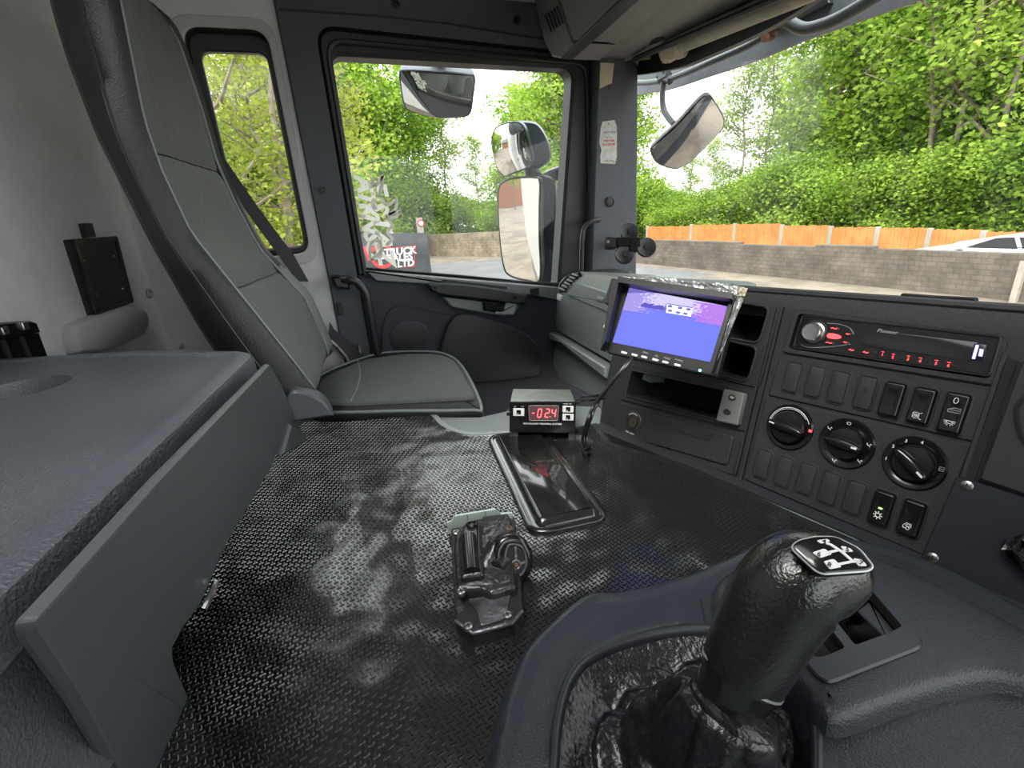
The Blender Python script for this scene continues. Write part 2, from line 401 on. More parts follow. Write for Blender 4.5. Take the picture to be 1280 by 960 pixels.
brick_mat('stone_brown', (.24, .20, .15), (.30, .25, .19), (.21, .18, .14), 1.5)

# ================================================================== THE CAB SHELL
YS = 1.45
S0 = side(YS)
def W(x, z, n=0): return S0.p(x, z, n)
def ru(P): return [(p[0], p[1]) for p in P]
# floor of the footwell
struct('floor', M().box(flat(0), -.75, -.9, 1.0, YS+.05, 1.25, 1.30, 0), MT['dark_trim'])
# rear wall, carpeted, slightly oblique
ra, rb = V((-.37, YS+.04, 0)), V((-.80, -.15, 0))
rb = ra+(rb-ra)*(2.27/1.64); RW = Fr((ra.x, ra.y, 0), rb-ra, (0, 0, 1), (1, 0, 0))
wr = struct('wall_rear', M().box(RW, 0, 1.3, (rb-ra).length, 3.0, -.04, 0, 0), MT['wall_carpet'])
crs = M(); crs.strip(RW, [RW.uv(8, 18), RW.uv(28, 45), RW.uv(48, 88)], .004, 0, .004); 
plug = M().lathe(RW.at(*RW.uv(186, 367)), [(.012, 0), (.012, .003), (.009, .005), (.006, .002)], 18)
obj('wall_plug', plug, MT['grey_foam'], wr)
wrt = struct('wall_right', M().box(side(-.80), -.95, 1.3, 1.0, 3.0, 0, .05, 0), MT['door_panel'])  # unseen driver-side wall with window, added to cut light from behind
cut(wrt, M().stack(side(-.80), rr(.0, 2.12, .88, 2.80, .06), [(0, -.1), (0, .1)]))
struct('window_4', M().stack(side(-.80), rr(-.01, 2.11, .89, 2.81, .06), [(0, .024), (0, .028)]), MT['door_glass'], smooth=0)
# side wall behind the door with the quarter window
qx0, qz1 = S0.uv(246, 58); qx1, _ = S0.uv(331, 61); _, qz0 = S0.uv(378, 308)
ws = struct('wall_left', M().box(S0, -.40, 1.3, .03, 3.0, -.05, 0, 0), MT['wall_carpet'])
cut(ws, M().stack(S0, rr(qx0-.02, qz0-.015, qx1+.016, qz1+.035, .035, 6), [(0, -.1), (0, -.03), (-.012, .01)]))
seal_o = rr(qx0-.022, qz0-.018, qx1+.02, qz1+.04, .04, 6); seal_i = rr(qx0, qz0, qx1, qz1, .022, 6)
w3 = struct('window_3', M().ring(S0, seal_o, seal_i, -.05, -.030, .004), MT['seal'])
obj('pane', M().stack(S0, rr(qx0-.01, qz0-.01, qx1+.01, qz1+.01, .02, 4), [(0, -.046), (0, -.044)]), MT['door_glass'], w3)
obj('window_surround', M().ring(S0, rr(qx0-.05, qz0-.045, qx1+.03, qz1+.06, .05, 6), rr(qx0-.022, qz0-.018, qx1+.012, qz1+.038, .038, 6), -.002, .006, .003), MT['ceiling_fabric'], w3)
# dark pillar and header ring round the door
dx0, dz1 = S0.uv(396, 40); dx1, dz1b = S0.uv(744, 72); dx1 = .845
hx_, hz_ = S0.uv(669, 9)
t1 = M().stack(S0, [(.030, 1.3), (1.0, 1.3), (1.0, hz_), (.02, hz_+.02)], [(0, -.06), (0, .008), (.004, .012)])
t1o = struct('trim_1', t1, MT['pillar_plastic'])
cut(t1o, M().stack(S0, rnd([(dx0-.004, 1.34), (dx1+.004, 1.34), (dx1+.004, dz1b+.006), (dx0-.004, dz1+.012)], [.01, .01, .05, .05], 7), [(0, -.2), (0, .1)]))
for i, (x, y) in enumerate([(403, 238), (494, 8), (644, 27)]):
    f = S0.at(*S0.uv(x, y), .011); obj('trim_screw', M().lathe(f, [(.011, 0), (.011, .003), (.007, .0035), (.0065, .001), (.004, .001), (.003, .003)], 20), MT['satin_black'], t1o)
obj('header_seam', M().strip(S0, [S0.uv(349, 14), S0.uv(470, 22), S0.uv(560, 32), S0.uv(684, 52)], .004, .010, .014), MT['seal'], t1o)
obj('pillar_catch', M().box(S0, *S0.uv(420, 378), *S0.uv(429, 392), .01, .02, .002), MT['satin_black'], t1o)
# ceiling over the passenger side
co_ = struct('ceiling', M().box(flat(0), -.95, -.84, 1.02, YS+.05, 2.97, 3.0, 0), MT['ceiling_fabric'])
cut(co_, M().stack(flat(3), rr(-.42, -.10, .28, .62, .06), [(0, -.1), (0, .1)]))  # opening added out of view so sky light brightens the cab
rh_ = rr(-.42, -.10, .28, .62, .06); hatch_o = thing('added_roof_hatch', 'added unseen roof hatch letting sky light into the cab', 'roof hatch', (-.07, .26, 2.96))
obj('added_hatch_frame', M().ring(flat(2.96), inset(ccw(rh_), -.03), rh_, 0, .03, .004), MT['pillar_plastic'], hatch_o)
obj('added_hatch_pane', M().stack(flat(3.0), inset(ccw(rh_), -.01), [(0, 0), (0, .004)]), MT['windscreen_glass'], hatch_o, smooth=0)
struct('trim_2', M().box(S0, .0, hz_, 1.0, 2.98, -.06, .0, 0), MT['ceiling_fabric'])

# ------------------------------------------------------------------ passenger door
door = thing('door_1', None, None, (.45, YS, 1.35), kind='structure')
gi = rnd([S0.uv(457, 337), S0.uv(697, 358), S0.uv(716, 86), S0.uv(412, 69)], [.01, .02, .04, .035], 7)
go = rnd([(dx0-.004, S0.uv(457, 345)[1]), (dx1+.004, S0.uv(697, 366)[1]), (dx1+.004, dz1b+.006), (dx0-.004, dz1+.012)], [.01, .01, .05, .05], 7)
obj('window_frame', M().ring(S0, go, gi, -.05, .004, .008), MT['seal'], door)
gm = rnd([(dx0+.012, S0.uv(457, 345)[1]), (dx1-.012, S0.uv(697, 366)[1]), (dx1-.012, dz1b-.012), (dx0+.012, dz1-.012)], [.01, .01, .05, .05], 7)
obj('weather_seal', M().ring(S0, gm, inset(ccw(gm), .012), .0, .014, .003), MT['satin_black'], door)
obj('window_pane', M().stack(S0, inset(ccw(gi), -.006), [(0, -.034), (0, -.030)]), MT['door_glass'], door)
card = [S0.uv(697, 361), (dx1+.003, S0.uv(720, 362)[1]), (dx1+.003, 1.345), (dx0-.003, 1.345), (dx0-.003, S0.uv(452, 343)[1])]
obj('door_card', M().stack(S0, card, [(0, -.05), (0, .012), (.006, .018)]), MT['door_panel'], door)
led = rnd([S0.uv(456, 338, .03), S0.uv(700, 359, .03), S0.uv(697, 376, .03), S0.uv(640, 366, .03), S0.uv(540, 356, .03), S0.uv(470, 352, .03)], .004, 3)
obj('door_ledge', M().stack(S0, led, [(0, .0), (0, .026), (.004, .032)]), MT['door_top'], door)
obj('ledge_groove', M().strip(S0, [S0.uv(553, 351, .034), S0.uv(634, 360, .034)], .008, .03, .0345), MT['seal'], door)
obj('window_switch', M().box(S0, *S0.uv(663, 361, .034), *S0.uv(674, 368, .034), .03, .037, .0015), MT['satin_black'], door)
pl = crv2([S0.uv(*p, .03) for p in [(537, 353), (590, 356), (651, 366), (652, 374), (648, 379), (600, 373), (556, 368), (540, 363)]], 4)
ph = obj('pull_handle', M().stack(S0, pl, [(0, .015), (0, .05), (.004, .055)]), MT['dark_trim'], door)
for q in [(543, 360), (643, 372)]:
    obj('handle_bolt', M().lathe(S0.at(*S0.uv(*q, .055), .054), [(.007, 0), (.007, .003), (.004, .003), (.003, .001)], 16), MT['satin_black'], ph)
pk = rnd([S0.uv(*p, .03) for p in [(551, 369), (604, 375), (640, 380), (650, 380), (643, 394), (630, 396), (565, 384)]], .006, 4)
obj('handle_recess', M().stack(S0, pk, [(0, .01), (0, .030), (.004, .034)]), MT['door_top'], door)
lv = rnd([S0.uv(*p, .04) for p in [(603, 374), (632, 377), (628, 391), (604, 388)]], .004, 4)
obj('door_handle', M().stack(S0, lv, [(0, .02), (0, .040), (.005, .046)]), MT['gloss_black'], door)
sv = [S0.uv(*p, .05) for p in [(634, 378), (648, 380), (643, 394), (620, 393), (621, 389), (631, 389)]]
obj('handle_cap', M().stack(S0, rnd(sv, .002, 3), [(0, .02), (0, .041), (.002, .043)]), MT['silver_plastic'], door)
sp = rnd([S0.uv(*p, .02) for p in [(475, 452), (478, 400), (492, 380), (568, 392), (551, 420), (549, 455)]], [.01, .03, .03, .01, .03, .01], 5)
spk = obj('speaker_panel', M().stack(S0, sp, [(0, .01), (0, .021), (.002, .023), (.005, .023), (.006, .021)]), MT['door_panel'], door)
c = S0.uv(512, 421, .022)
gr = M().lathe(S0.at(*c, .02), [(.058, 0), (.058, .004), (.054, .006), (.01, .007)], 32, .82); obj('speaker_grille', gr, MT['dark_trim'], door)
dots = M()
for i in range(-9, 10):
    for j in range(-8, 9):
        x = i*.006+(j % 2)*.003; y = j*.0055
        if (x/.052)**2+(y/.042)**2 < 1: dots.lathe(S0.at(c[0]+x, c[1]+y, .0265), [(.0016, 0), (.001, .0012)], 6)
obj('grille_mesh', dots, MT['satin_black'], door, kind='stuff', smooth=0)
pp_ = crv2([S0.uv(*p, .03) for p in [(571, 393), (615, 399), (653, 414), (671, 430), (675, 450), (675, 464), (664, 472), (594, 479), (552, 468), (551, 430)]], 5)
obj('door_pocket', M().stack(S0, pp_, [(0, .01), (0, .028), (.004, .034), (.008, .036)]), MT['dark_trim'], door)
struct('window_2', M().strip(S0, [S0.uv(456, 336, .01), S0.uv(580, 346, .01), S0.uv(698, 357, .01)], .006, -.03, .012), MT['rubber'])
# white script sticker on the door glass: three columns of slanted letters, read from outside
GS = Fr(S0.p(0, 0, -.028), S0.U, S0.V, S0.N)
st = M()
def glyphcol(word, p0, p1, size, sx=1.0):
    a = V((*GS.uv(*p0), 0)); b = V((*GS.uv(*p1), 0)); n = len(word); d = b-a; ang = atan2(d.y, d.x)
    for i, ch in enumerate(word):
        q = a+d*((i+.5)/n); text(st, ch, GS, q.x, q.y, size, h=.0004+.00035*(len(st.v) % 7), rot=ang+.1*((-1)**i), sx=sx, shear=.25, bold=.045, flip=False)
glyphcol('ATKNSO', (453, 220), (468, 318), .062, 1.0)
glyphcol('ESTAZ', (470, 222), (482, 330), .062, 1.1)
def squig(pts, w=.009): st.strip(GS, crv2([GS.uv(*p) for p in pts], 7, False), w, .0, .0036)
squig([(464, 221), (468, 232), (474, 226), (478, 220), (477, 232), (474, 246)])
squig([(474, 246), (484, 256), (495, 250), (494, 262), (486, 268), (500, 264), (493, 272), (482, 270), (490, 281), (484, 290), (490, 299), (483, 306)], .008)
squig([(462, 325), (464, 305), (472, 300), (477, 312), (466, 322)], .007)
so = obj('window_sticker', st, MT['vinyl_white'], smooth=0, label='worn white script lettering sticker running down the rear edge of the door window', cat='sticker', recalc=False)

# grab handle on the pillar behind the door
gh = thing('handrail', 'black curved grab rail bolted to the dark pillar behind the passenger door', 'grab handle', S0.p(*S0.uv(440, 440), .05))
GH = side(YS-.07)
pts = [S0.p(*S0.uv(418, 349), .01)] + [GH.p(*GH.uv(*p)) for p in [(436, 350), (447, 354), (457, 368), (462, 392), (467, 418), (473, 446)]]
obj('rail', M().tube(pts, .011, 12, smooth=5), MT['satin_black'], gh)
obj('bracket', M().stack(S0, rnd([S0.uv(413, 343, .02), S0.uv(436, 345, .02), S0.uv(437, 361, .02), S0.uv(418, 358, .02)], .006, 4), [(0, .012), (0, .05), (.006, .058)]), MT['satin_black'], gh)

# ------------------------------------------------------------------ front pillar with its fittings
AP = side(YS-.03)
ap_ = [AP.uv(*p) for p in [(722, 352), (782, 352), (777, 100), (768, 74), (738, 70), (742, 95), (736, 200), (728, 300)]]
apo = struct('trim_3', M().stack(AP, [AP.uv(*p) for p in [(735, 360), (782, 360), (777, 50), (745, 50)]], [(0, -.03), (0, .016), (.003, .02)]), MT['pillar_plastic'], smooth=12)
b = AP.at(*AP.uv(762, 252, .02), .02)
obj('pillar_cap', M().lathe(b, [(.016, 0), (.016, .004), (.012, .006), (.011, .004), (.006, .005)], 24), MT['dark_trim'], apo)
obj('screw_hole', M().lathe(AP.at(*AP.uv(762, 109, .02), .02), [(.006, .001), (.005, .0015)], 16), MT['seal'], apo)
n = AP.uv
stp = [(751, 160), (753, 152), (768, 150), (771, 158), (771, 196), (769, 205), (751, 204), (750, 195), (752, 188), (749, 178)]
stk = obj('pillar_label', M().stack(AP, [n(*p, .021) for p in stp], [(0, .02), (0, .0212)]), MT['sticker_paper'], smooth=0, label='torn white paper label with black and red print on the front pillar', cat='label')
tx = M(); f = AP
for s, (x, y), z in [('A', (761, 155), .012), ('petroline', (762, 165), .011), ('A+  12', (761, 172), .008), ('traffic king', (761, 201), .0085)]:
    obj('printing', text(M(), s, AP, *n(x, y, .022), z, h=.0222, rot=0), MT['lcd_dark'], stk, smooth=0, recalc=False)
tx = M()
for s, (x, y), z in [('DYE + IVM', (761, 176), .008), ('O + STOP', (761, 181), .010)]: obj('red_printing', text(M(), s, AP, *n(x, y, .022), z, h=.0222, bold=.02), MT['red_print'], stk, smooth=0, recalc=False, label='red printed words')
obj('masking_tape', M().stack(AP, [n(*p, .022) for p in [(751, 78), (768, 79), (765, 104), (757, 107), (750, 111), (750, 98)]], [(0, .02), (0, .0215)]), MT['masking_tape'], smooth=0, label='torn strip of beige masking tape stuck at top of the front pillar', cat='tape')
# thin black rod at the foot of the pillar
obj('grab_rod', M().tube([AP.p(*AP.uv(x, y), h) for x, y, h in [(744, 275, .02), (738, 275, .05), (727, 277, .06), (719, 284, .06), (716, 300, .06), (715, 345, .06)]], .007, 10, smooth=5), MT['satin_black'], label='slim black bent grab rod standing at the foot of the front pillar', cat='grab handle')
# suction phone mount: three round cups
PM = Fr(hy(800, 303, 1.20), RT, UP, -FW)
pm = thing('phone_mount', 'black phone mount of three round suction cups clamped to the front pillar', 'phone mount', PM.o)
for (x, y, r) in [(787, 290, 11.5), (781, 318, 12), (808, 309, 12.5)]:
    R_ = r/FOC*(PM.o-CP).dot(FW)
    q = obj('suction_cup', M().lathe(PM.at(*PM.uv(x, y)), [(R_*.6, -.016), (R_, -.004), (R_, 0), (R_*.93, .004), (R_*.85, .003), (R_*.3, .002), (R_*.25, .004), (R_*.05, .004)], 28), MT['satin_black'], pm)
arm = M().box(PM, *PM.uv(770, 297), *PM.uv(800, 309), -.012, .006, .003); arm.box(PM, *PM.uv(786, 300), *PM.uv(797, 315), -.012, .008, .003)
obj('arm', arm, MT['rubber'], pm)
cl = M().box(PM, *PM.uv(757, 296), *PM.uv(771, 310), -.02, .004, .003); obj('clamp', cl, MT['satin_black'], pm)
cp_ = PM.p(*PM.uv(760, 303)); tgt = AP.p(*AP.uv(768, 303), .01)
obj('clamp_stem', M().tube([PM.p(*PM.uv(764, 303), -.01), tgt], .008, 10), MT['satin_black'], pm)
obj('clamp_screw', M().lathe(PM.at(*PM.uv(760, 303), .004), [(.004, 0), (.004, .003), (.002, .003)], 12), MT['steel'], pm)

# ------------------------------------------------------------------ windscreen
gw = M(); gw.add([(1.03, 1.44, 2.10), (1.07, -.55, 2.10), (1.03, -.55, 3.0), (.985, 1.44, 3.0), (1.034, 1.44, 2.10), (1.074, -.55, 2.10), (1.034, -.55, 3.0), (.989, 1.44, 3.0)],
       [[0, 1, 2, 3], [7, 6, 5, 4], [0, 4, 5, 1], [2, 6, 7, 3]])
struct('window_1', gw, MT['windscreen_glass'], smooth=0)

# overhead locker, shelf, blind
OH = Fr((.68, 0, 0), (0, -1, 0), (0, 0, 1), (-1, 0, 0))
oc = thing('overhead_locker', 'dark grey overhead locker with slotted vent above the passenger door', 'locker', OH.p(*OH.uv(740, 30)))
f1 = [OH.uv(*p) for p in [(664, -25), (669, 0), (681, 51), (691, 71), (706, 74), (725, 54), (717, 51), (699, 0), (690, -25)]]
obj('end_cap', M().stack(OH, f1, [(0, -.10), (0, .0), (.004, .004)]), MT['overhead_plastic'], oc)
f2 = [OH.uv(*p) for p in [(693, -25), (702, 0), (719, 50), (727, 51), (783, 0), (811, -25)]]
f2 += [(.74, f2[-1][1]), (.74, f2[0][1])]
obj('locker_door', M().stack(OH, f2, [(0, -.10), (0, .004), (.003, .007)]), MT['overhead_plastic'], oc)
f3 = [OH.uv(*p) for p in [(706, 75), (724, 60), (790, 0), (784, 0), (726, 53)]]
obj('lower_lip', M().stack(OH, [OH.uv(*p) for p in [(707, 74), (726, 57), (814, -25)]]+[(.74, OH.uv(814, -25)[1]), (.74, OH.uv(806, -25)[1])]+[OH.uv(*p) for p in [(806, -25), (726, 52)]], [(0, -.02), (0, .012), (.003, .015)]), MT['dark_trim'], oc)
vt = M()
for k in range(5):
    x = 683+k*3.7; y = 19-k*2.6
    vt.add([OH.p(*OH.uv(x+(dx), y+dy), .006) for dx, dy in [(0, 0), (2.3, -1.6), (10, 19.5), (8, 21.5)]], [[0, 1, 2, 3]])
obj('vent_slots', vt, MT['recess_shade'], oc, smooth=0)
SH = flat(2.75)
so_ = [SH.uv(*p) for p in [(722, 66), (728, 73), (775, 79), (800, 73), (955, 2), (1010, -25)]]; so_ += [(so_[-1][0], -.74), (SH.uv(830, -25)[0], -.74)]+[SH.uv(*p) for p in [(830, -25), (803, 0)]]
sh = thing('overhead_shelf', 'grey moulded roof shelf above the windscreen with small slot', 'shelf', SH.p(.85, 1.2))
obj('shelf_body', M().stack(Fr((0, 0, 2.75), (1, 0, 0), (0, -1, 0), (0, 0, -1)), [(a, -b) for a, b in rnd(so_, .012, 4)], [(0, -.08), (0, -.006), (.005, 0), (.012, .002)]), MT['overhead_plastic'], sh)
DN = Fr((0, 0, 2.748), (1, 0, 0), (0, -1, 0), (0, 0, -1))
obj('finger_slot', M().stack(DN, crv2([DN.uv(*p) for p in [(811, 56), (818, 48), (831, 46), (822, 52)]], 4), [(0, -.004), (0, .0015)]), MT['recess_shade'], sh)
# roller blind at the head of the windscreen
bl = thing('roller_blind', 'rolled beige sun blind with taped end under the roof shelf', 'blind', hx(860, 50, .96))
BX = .965
p0, p1 = hx(800, 78, BX), hx(1010, -14, BX+.02)
obj('blind_rail', M().tube([hx(793, 74, BX-.03), hx(990, -10, BX-.02)], .008, 8), MT['seal'], bl)
obj('blind_roll', M().tube([hx(835, 61, BX), hx(1010, -12, BX+.02), V((BX+.02, -.74, hx(1010, -12, BX+.02).z))], .022, 18), MT['blind_fabric'], bl)
tp = M()
R = []
q0, q1 = hx(833, 66, BX), hx(852, 58, BX); ax = (q1-q0).normalized(); aa = ax.orthogonal().normalized(); bb = ax.cross(aa)
for i in range(6):
    t = i/5; c_ = q0+(q1-q0)*t
    R.append([c_+(aa*cos(a)+bb*sin(a))*(.024+.006*noise.noise(V((i*.9, k*1.3, 2)))) for k, a in [(k, 2*pi*k/14) for k in range(14)]])
tp.rings(R, True, True, True); obj('tape_wrap', tp, MT['masking_tape'], bl)
obj('torn_tape', M().add([hx(x, y, BX-.02) for x, y in [(791, 75), (812, 68), (813, 74), (799, 76), (797, 82)]]+[hx(x, y, BX-.018) for x, y in [(791, 75), (812, 68), (813, 74), (799, 76), (797, 82)]], [[0, 1, 2, 3, 4], [9, 8, 7, 6, 5], [0, 5, 6, 1], [1, 6, 7, 2], [2, 7, 8, 3], [3, 8, 9, 4], [4, 9, 5, 0]]), MT['masking_tape'], bl, smooth=0)
TX = Fr((1.0, 0, 0), (0, -1, 0), (0, 0, 1), (-1, 0, 0))
struct('trim_4', M().stack(TX, crv2([TX.uv(*p) for p in [(774, 60), (775, 92), (783, 95), (815, 91), (850, 84), (880, 72), (920, 55), (965, 33), (1000, 12), (1035, -12), (1060, -30)]]+[(.72, TX.uv(1060, -30)[1]), (.74, TX.uv(1060, -30)[1]+.05), (.72, TX.uv(860, -30)[1])]+[TX.uv(860, -30)], 3), [(0, -.02), (0, .0)]), MT['seal'])  # flat black sheet stands in for the dark recess above the visor

# ================================================================== OUTSIDE THE CAB
# exterior sun visor, pipe and mirrors
VX = Fr((1.22, 0, 0), (0, -1, 0), (0, 0, 1), (-1, 0, 0))
vp = [VX.uv(*p) for p in crv2([(778, 84), (840, 78), (900, 55), (960, 25), (1040, -20)], 5, False)] + [(.74, VX.uv(1040, -20)[1]), (.74, VX.uv(1190, -20)[1])] + [VX.uv(*p) for p in crv2([(1190, -20), (1140, 2), (1075, 25), (1000, 52), (940, 77), (880, 97), (830, 113), (776, 121)], 5, False)]
vs = thing('sun_visor', 'curved grey exterior sun visor along the top of the windscreen', 'sun visor', VX.p(*VX.uv(1000, 10)))
obj('visor_blade', M().stack(VX, vp, [(0, -.015), (0, 0)]), MT['visor_grey'], vs)
obj('visor_bracket', M().stack(VX, [VX.uv(*p) for p in [(958, 30), (1000, 8), (1040, -6), (1042, 4), (1003, 24), (966, 38)]], [(0, 0), (0, .012), (.002, .014)]), MT['mirror_shell'], vs)
def xf(X): return lambda x, y: hx(x, y, X)
PB = xf(1.16)
mp_ = thing('mirror_pipe', 'dark bent pipe running under the visor and carrying the front mirror', 'pipe', PB(835, 97))
obj('pipe', M().tube([PB(*p) for p in [(781, 97), (793, 103), (812, 103), (835, 99), (860, 90), (890, 77), (925, 62), (945, 52), (955, 45), (963, 34)]], .009, 12, smooth=5), MT['pipe_paint'], mp_)
obj('clamp', M().tube([PB(960, 50), PB(961, 26)], .016, 12).tube([PB(955, 43), PB(972, 32)], .013, 12), MT['rust'], mp_, label='rusty pipe clamp')
obj('pipe', M().tube([PB(*p) for p in [(962, 38), (968, 29), (982, 26), (995, 33), (1010, 36), (1040, 27), (1075, 8), (1110, -14)]], .014, 12, smooth=5), MT['pipe_paint'], mp_)
obj('thin_strut', M().tube([PB(*p) for p in [(905, 50), (925, 42), (958, 40)]], .004, 8, smooth=4), MT['pipe_paint'], mp_)
fm = thing('front_mirror', 'angled wide front mirror hanging from the pipe outside the windscreen', 'mirror', PB(830, 92))
obj('arm', M().tube([PB(*p) for p in [(831, 88), (829, 105), (828, 125), (831, 140), (842, 155)]], .0095, 12, smooth=5), MT['pipe_paint'], fm)
kn = M().tube([PB(826, 100), PB(836, 94)], .014, 10).tube([PB(824, 94), PB(838, 101)], .012, 10); kn.tube([PB(831, 88), PB(832, 97)], .012, 10)
obj('arm_clamp', kn, MT['mirror_shell'], fm)
def curvedmirror(root, fr, outline, depth, bulge, shell, glass, bezel=.006, shellscale=.8):
    P = ccw(crv2([fr.uv(*p) for p in outline], 5)) if len(outline) > 7 else ccw(rnd([fr.uv(*p) for p in outline], .03, 7))
    cx = sum(p[0] for p in P)/len(P); cy = sum(p[1] for p in P)/len(P)
    sc = lambda s: [(cx+(a-cx)*s, cy+(b-cy)*s) for a, b in P]
    R = [[fr.p(a, b, -depth) for a, b in sc(shellscale*.75)], [fr.p(a, b, -depth*.85) for a, b in sc(shellscale*.93)], [fr.p(a, b, -depth*.4) for a, b in sc(.97)], [fr.p(a, b, 0) for a, b in P],
         [fr.p(a, b, .003) for a, b in inset(P, bezel*.4)], [fr.p(a, b, .002) for a, b in inset(P, bezel)], [fr.p(a, b, -.003) for a, b in inset(P, bezel)]]
    obj('mirror_housing', M().rings(R, True, True, True), MT[shell], root)
    Q = inset(P, bezel); R = []; r_ = max(sqrt((a-cx)**2+(b-cy)**2) for a, b in Q)
    for s in [1, .8, .6, .4, .2, .05]:
        R.append([fr.p(cx+(a-cx)*s, cy+(b-cy)*s, bulge*(1-(((a-cx)*s)**2+((b-cy)*s)**2)/r_**2)) for a, b in Q])
    obj('mirror_glass', M().rings(R, True, False, True), MT[glass], root, smooth=80)
fmN = V((-.42, -.68, -.58)).normalized()
c0 = PB(862, 165)
FM = Fr(c0, RT-fmN*RT.dot(fmN), UP, fmN); FM.N = fmN; FM.V = fmN.cross(FM.U).normalized()
curvedmirror(fm, FM, [(813, 188), (818, 180), (845, 155), (874, 124), (885, 118), (892, 123), (905, 146), (904, 160), (893, 173), (868, 198), (852, 209), (840, 211), (820, 203)], .05, .010, 'mirror_shell', 'mirror_glass', .004)
# kerb mirror above the door window
km = thing('kerb_mirror', 'grey kerb mirror hanging outside above the top of the door window', 'mirror', hy(545, 85, 1.68))
kN = V((-.27, -.72, -.60)).normalized(); KM = Fr(hy(546, 115, 1.68), (1, -.19, 0), (0, 0, 1)); KM.N = kN; KM.U = (KM.U-kN*KM.U.dot(kN)).normalized(); KM.V = kN.cross(KM.U); KM.V = KM.V if KM.V.z > 0 else -KM.V
curvedmirror(km, KM, [(499, 89), (510, 86), (545, 88), (585, 92), (594, 97), (592, 120), (588, 142), (575, 147), (545, 147), (515, 140), (505, 132), (500, 108)], .09, .012, 'visor_grey', 'mirror_glass', .005)
obj('mirror_arm', M().tube([hy(547, 92, 1.70), hy(548, 78, 1.68), hy(549, 50, 1.60), hy(549, 22, 1.50)], .022, 12), MT['mirror_shell'], km)
# main mirrors on the door: wide-angle over tall main mirror
mm = thing('door_mirror', 'tall black truck door mirror outside the passenger door window', 'mirror', hy(670, 352, 1.80))
mN = V((-.828, -.561, 0)).normalized(); MU = V((.561, -.828, 0)).normalized()
def mirror_plane(c, tilt=0):
    f = Fr(c, MU, (0, 0, 1)); nn = (mN+V((0, 0, tilt))).normalized(); f.N = nn; f.V = nn.cross(f.U); f.V = f.V if f.V.z > 0 else -f.V; return f
F1 = mirror_plane(hy(660, 290, 1.80), -.05)
curvedmirror(mm, F1, [(622, 240), (629, 226), (645, 221), (668, 220), (676, 226), (676, 260), (676, 300), (676, 350), (660, 352), (636, 345), (628, 330), (623, 285)], .055, .004, 'mirror_shell', 'mirror_glass', .008, .9)
bd = [hy(x, y, 1.84) for x, y in [(672, 222), (690, 224), (697, 236), (696, 300), (694, 352), (676, 352)]]
hb = M(); FB = Fr(hy(684, 290, 1.80), (1, -.3, 0), (0, 0, 1), (0, -1, 0)); hb.stack(FB, crv2([FB.uv(*p) for p in [(667, 223), (680, 218), (693, 224), (697, 240), (696, 300), (694, 353), (676, 354), (672, 300)]], 5), [(.01, -.08), (0, -.06), (0, -.005), (.008, .004)])
obj('mirror_column', hb, MT['mirror_shell'], mm)
wm = thing('wide_mirror', 'small square wide-angle mirror mounted above the tall door mirror', 'mirror', hy(650, 225, 1.80))
F2 = mirror_plane(hy(640, 188, 1.80), -.14); 
curvedmirror(wm, F2, [(614, 175), (619, 160), (633, 153), (648, 152), (656, 160), (663, 185), (666, 203), (658, 211), (640, 218), (630, 221), (621, 210), (616, 192)], .05, .016, 'mirror_shell', 'mirror_glass', .005)
FB2 = Fr(hy(668, 185, 1.80), (1, -.3, 0), (0, 0, 1), (0, -1, 0))
obj('mirror_back', M().stack(FB2, crv2([FB2.uv(*p) for p in [(642, 152), (665, 150), (678, 158), (688, 178), (690, 196), (684, 204), (668, 212), (662, 200), (655, 172)]], 5), [(.02, -.09), (.004, -.07), (0, -.02), (.010, .0)]), MT['mirror_shell'], wm)
obj('mirror_neck', M().tube([hy(664, 207, 1.84), hy(668, 224, 1.84)], .03, 12), MT['mirror_shell'], wm)
obj('mirror_arm', M().tube([hy(684, 222, 1.86), hy(700, 216, 1.80), hy(725, 209, 1.68), hy(745, 205, 1.55)], .024, 12, smooth=3), MT['mirror_shell'], mm)

# ------------------------------------------------------------------ ground, road, walls
g = M(); g.add([(-60, -60, 0), (90, -60, 0), (90, 120, 0), (-60, 120, 0)], [[0, 1, 2, 3]]); struct('ground', g, MT['gravel'], smooth=0)
struct('road', M().add([(-50, 21, .004), (7.4, 15.4, .004), (12.2, 13, .004), (12.2, 27, .004), (-50, 42, .004)], [[0, 1, 2, 3, 4]]), MT['asphalt'], smooth=0)
# brick retaining wall running parallel to the windscreen
WX = 12.8
segs = [(28, 17.2, .93), (17.2, 12.9, .97), (12.9, 10.1, .90), (10.1, 8.6, .96), (8.6, 2.0, .90), (2.0, -14, .90)]
rw = thing('boundary_wall', 'low grey brown brick wall with stepped top running in front of the windscreen', 'wall', (WX, 8, 0))
for a, b, h in segs:
    obj('wall_section', M().box(Fr((0, 0, 0), (0, 1, 0), (0, 0, 1), (-1, 0, 0)), b, 0, a, h, WX and -WX-.3, -WX, 0), MT['wall_brick'], rw, smooth=0)
bw = M(); A_, B_ = hz(455, 319, 0), hz(722, 322, 0); d = (B_-A_).normalized(); A_ = A_-d*30; FRW = Fr(A_, d, (0, 0, 1), (0, -1, 0))
obj('stone_wall', bw.box(FRW, 0, 0, (B_-A_).length+3, 1.45, -.35, 0, 0), MT['stone_brown'], smooth=0, label='low brown stone wall along the far side of the road', cat='wall')
struct('grass_verge', M().add([(WX+.3, -20, .15), (40, -20, .8), (40, 60, .8), (WX+.3, 60, .15)], [[0, 1, 2, 3]]), MT['grass'], smooth=0)
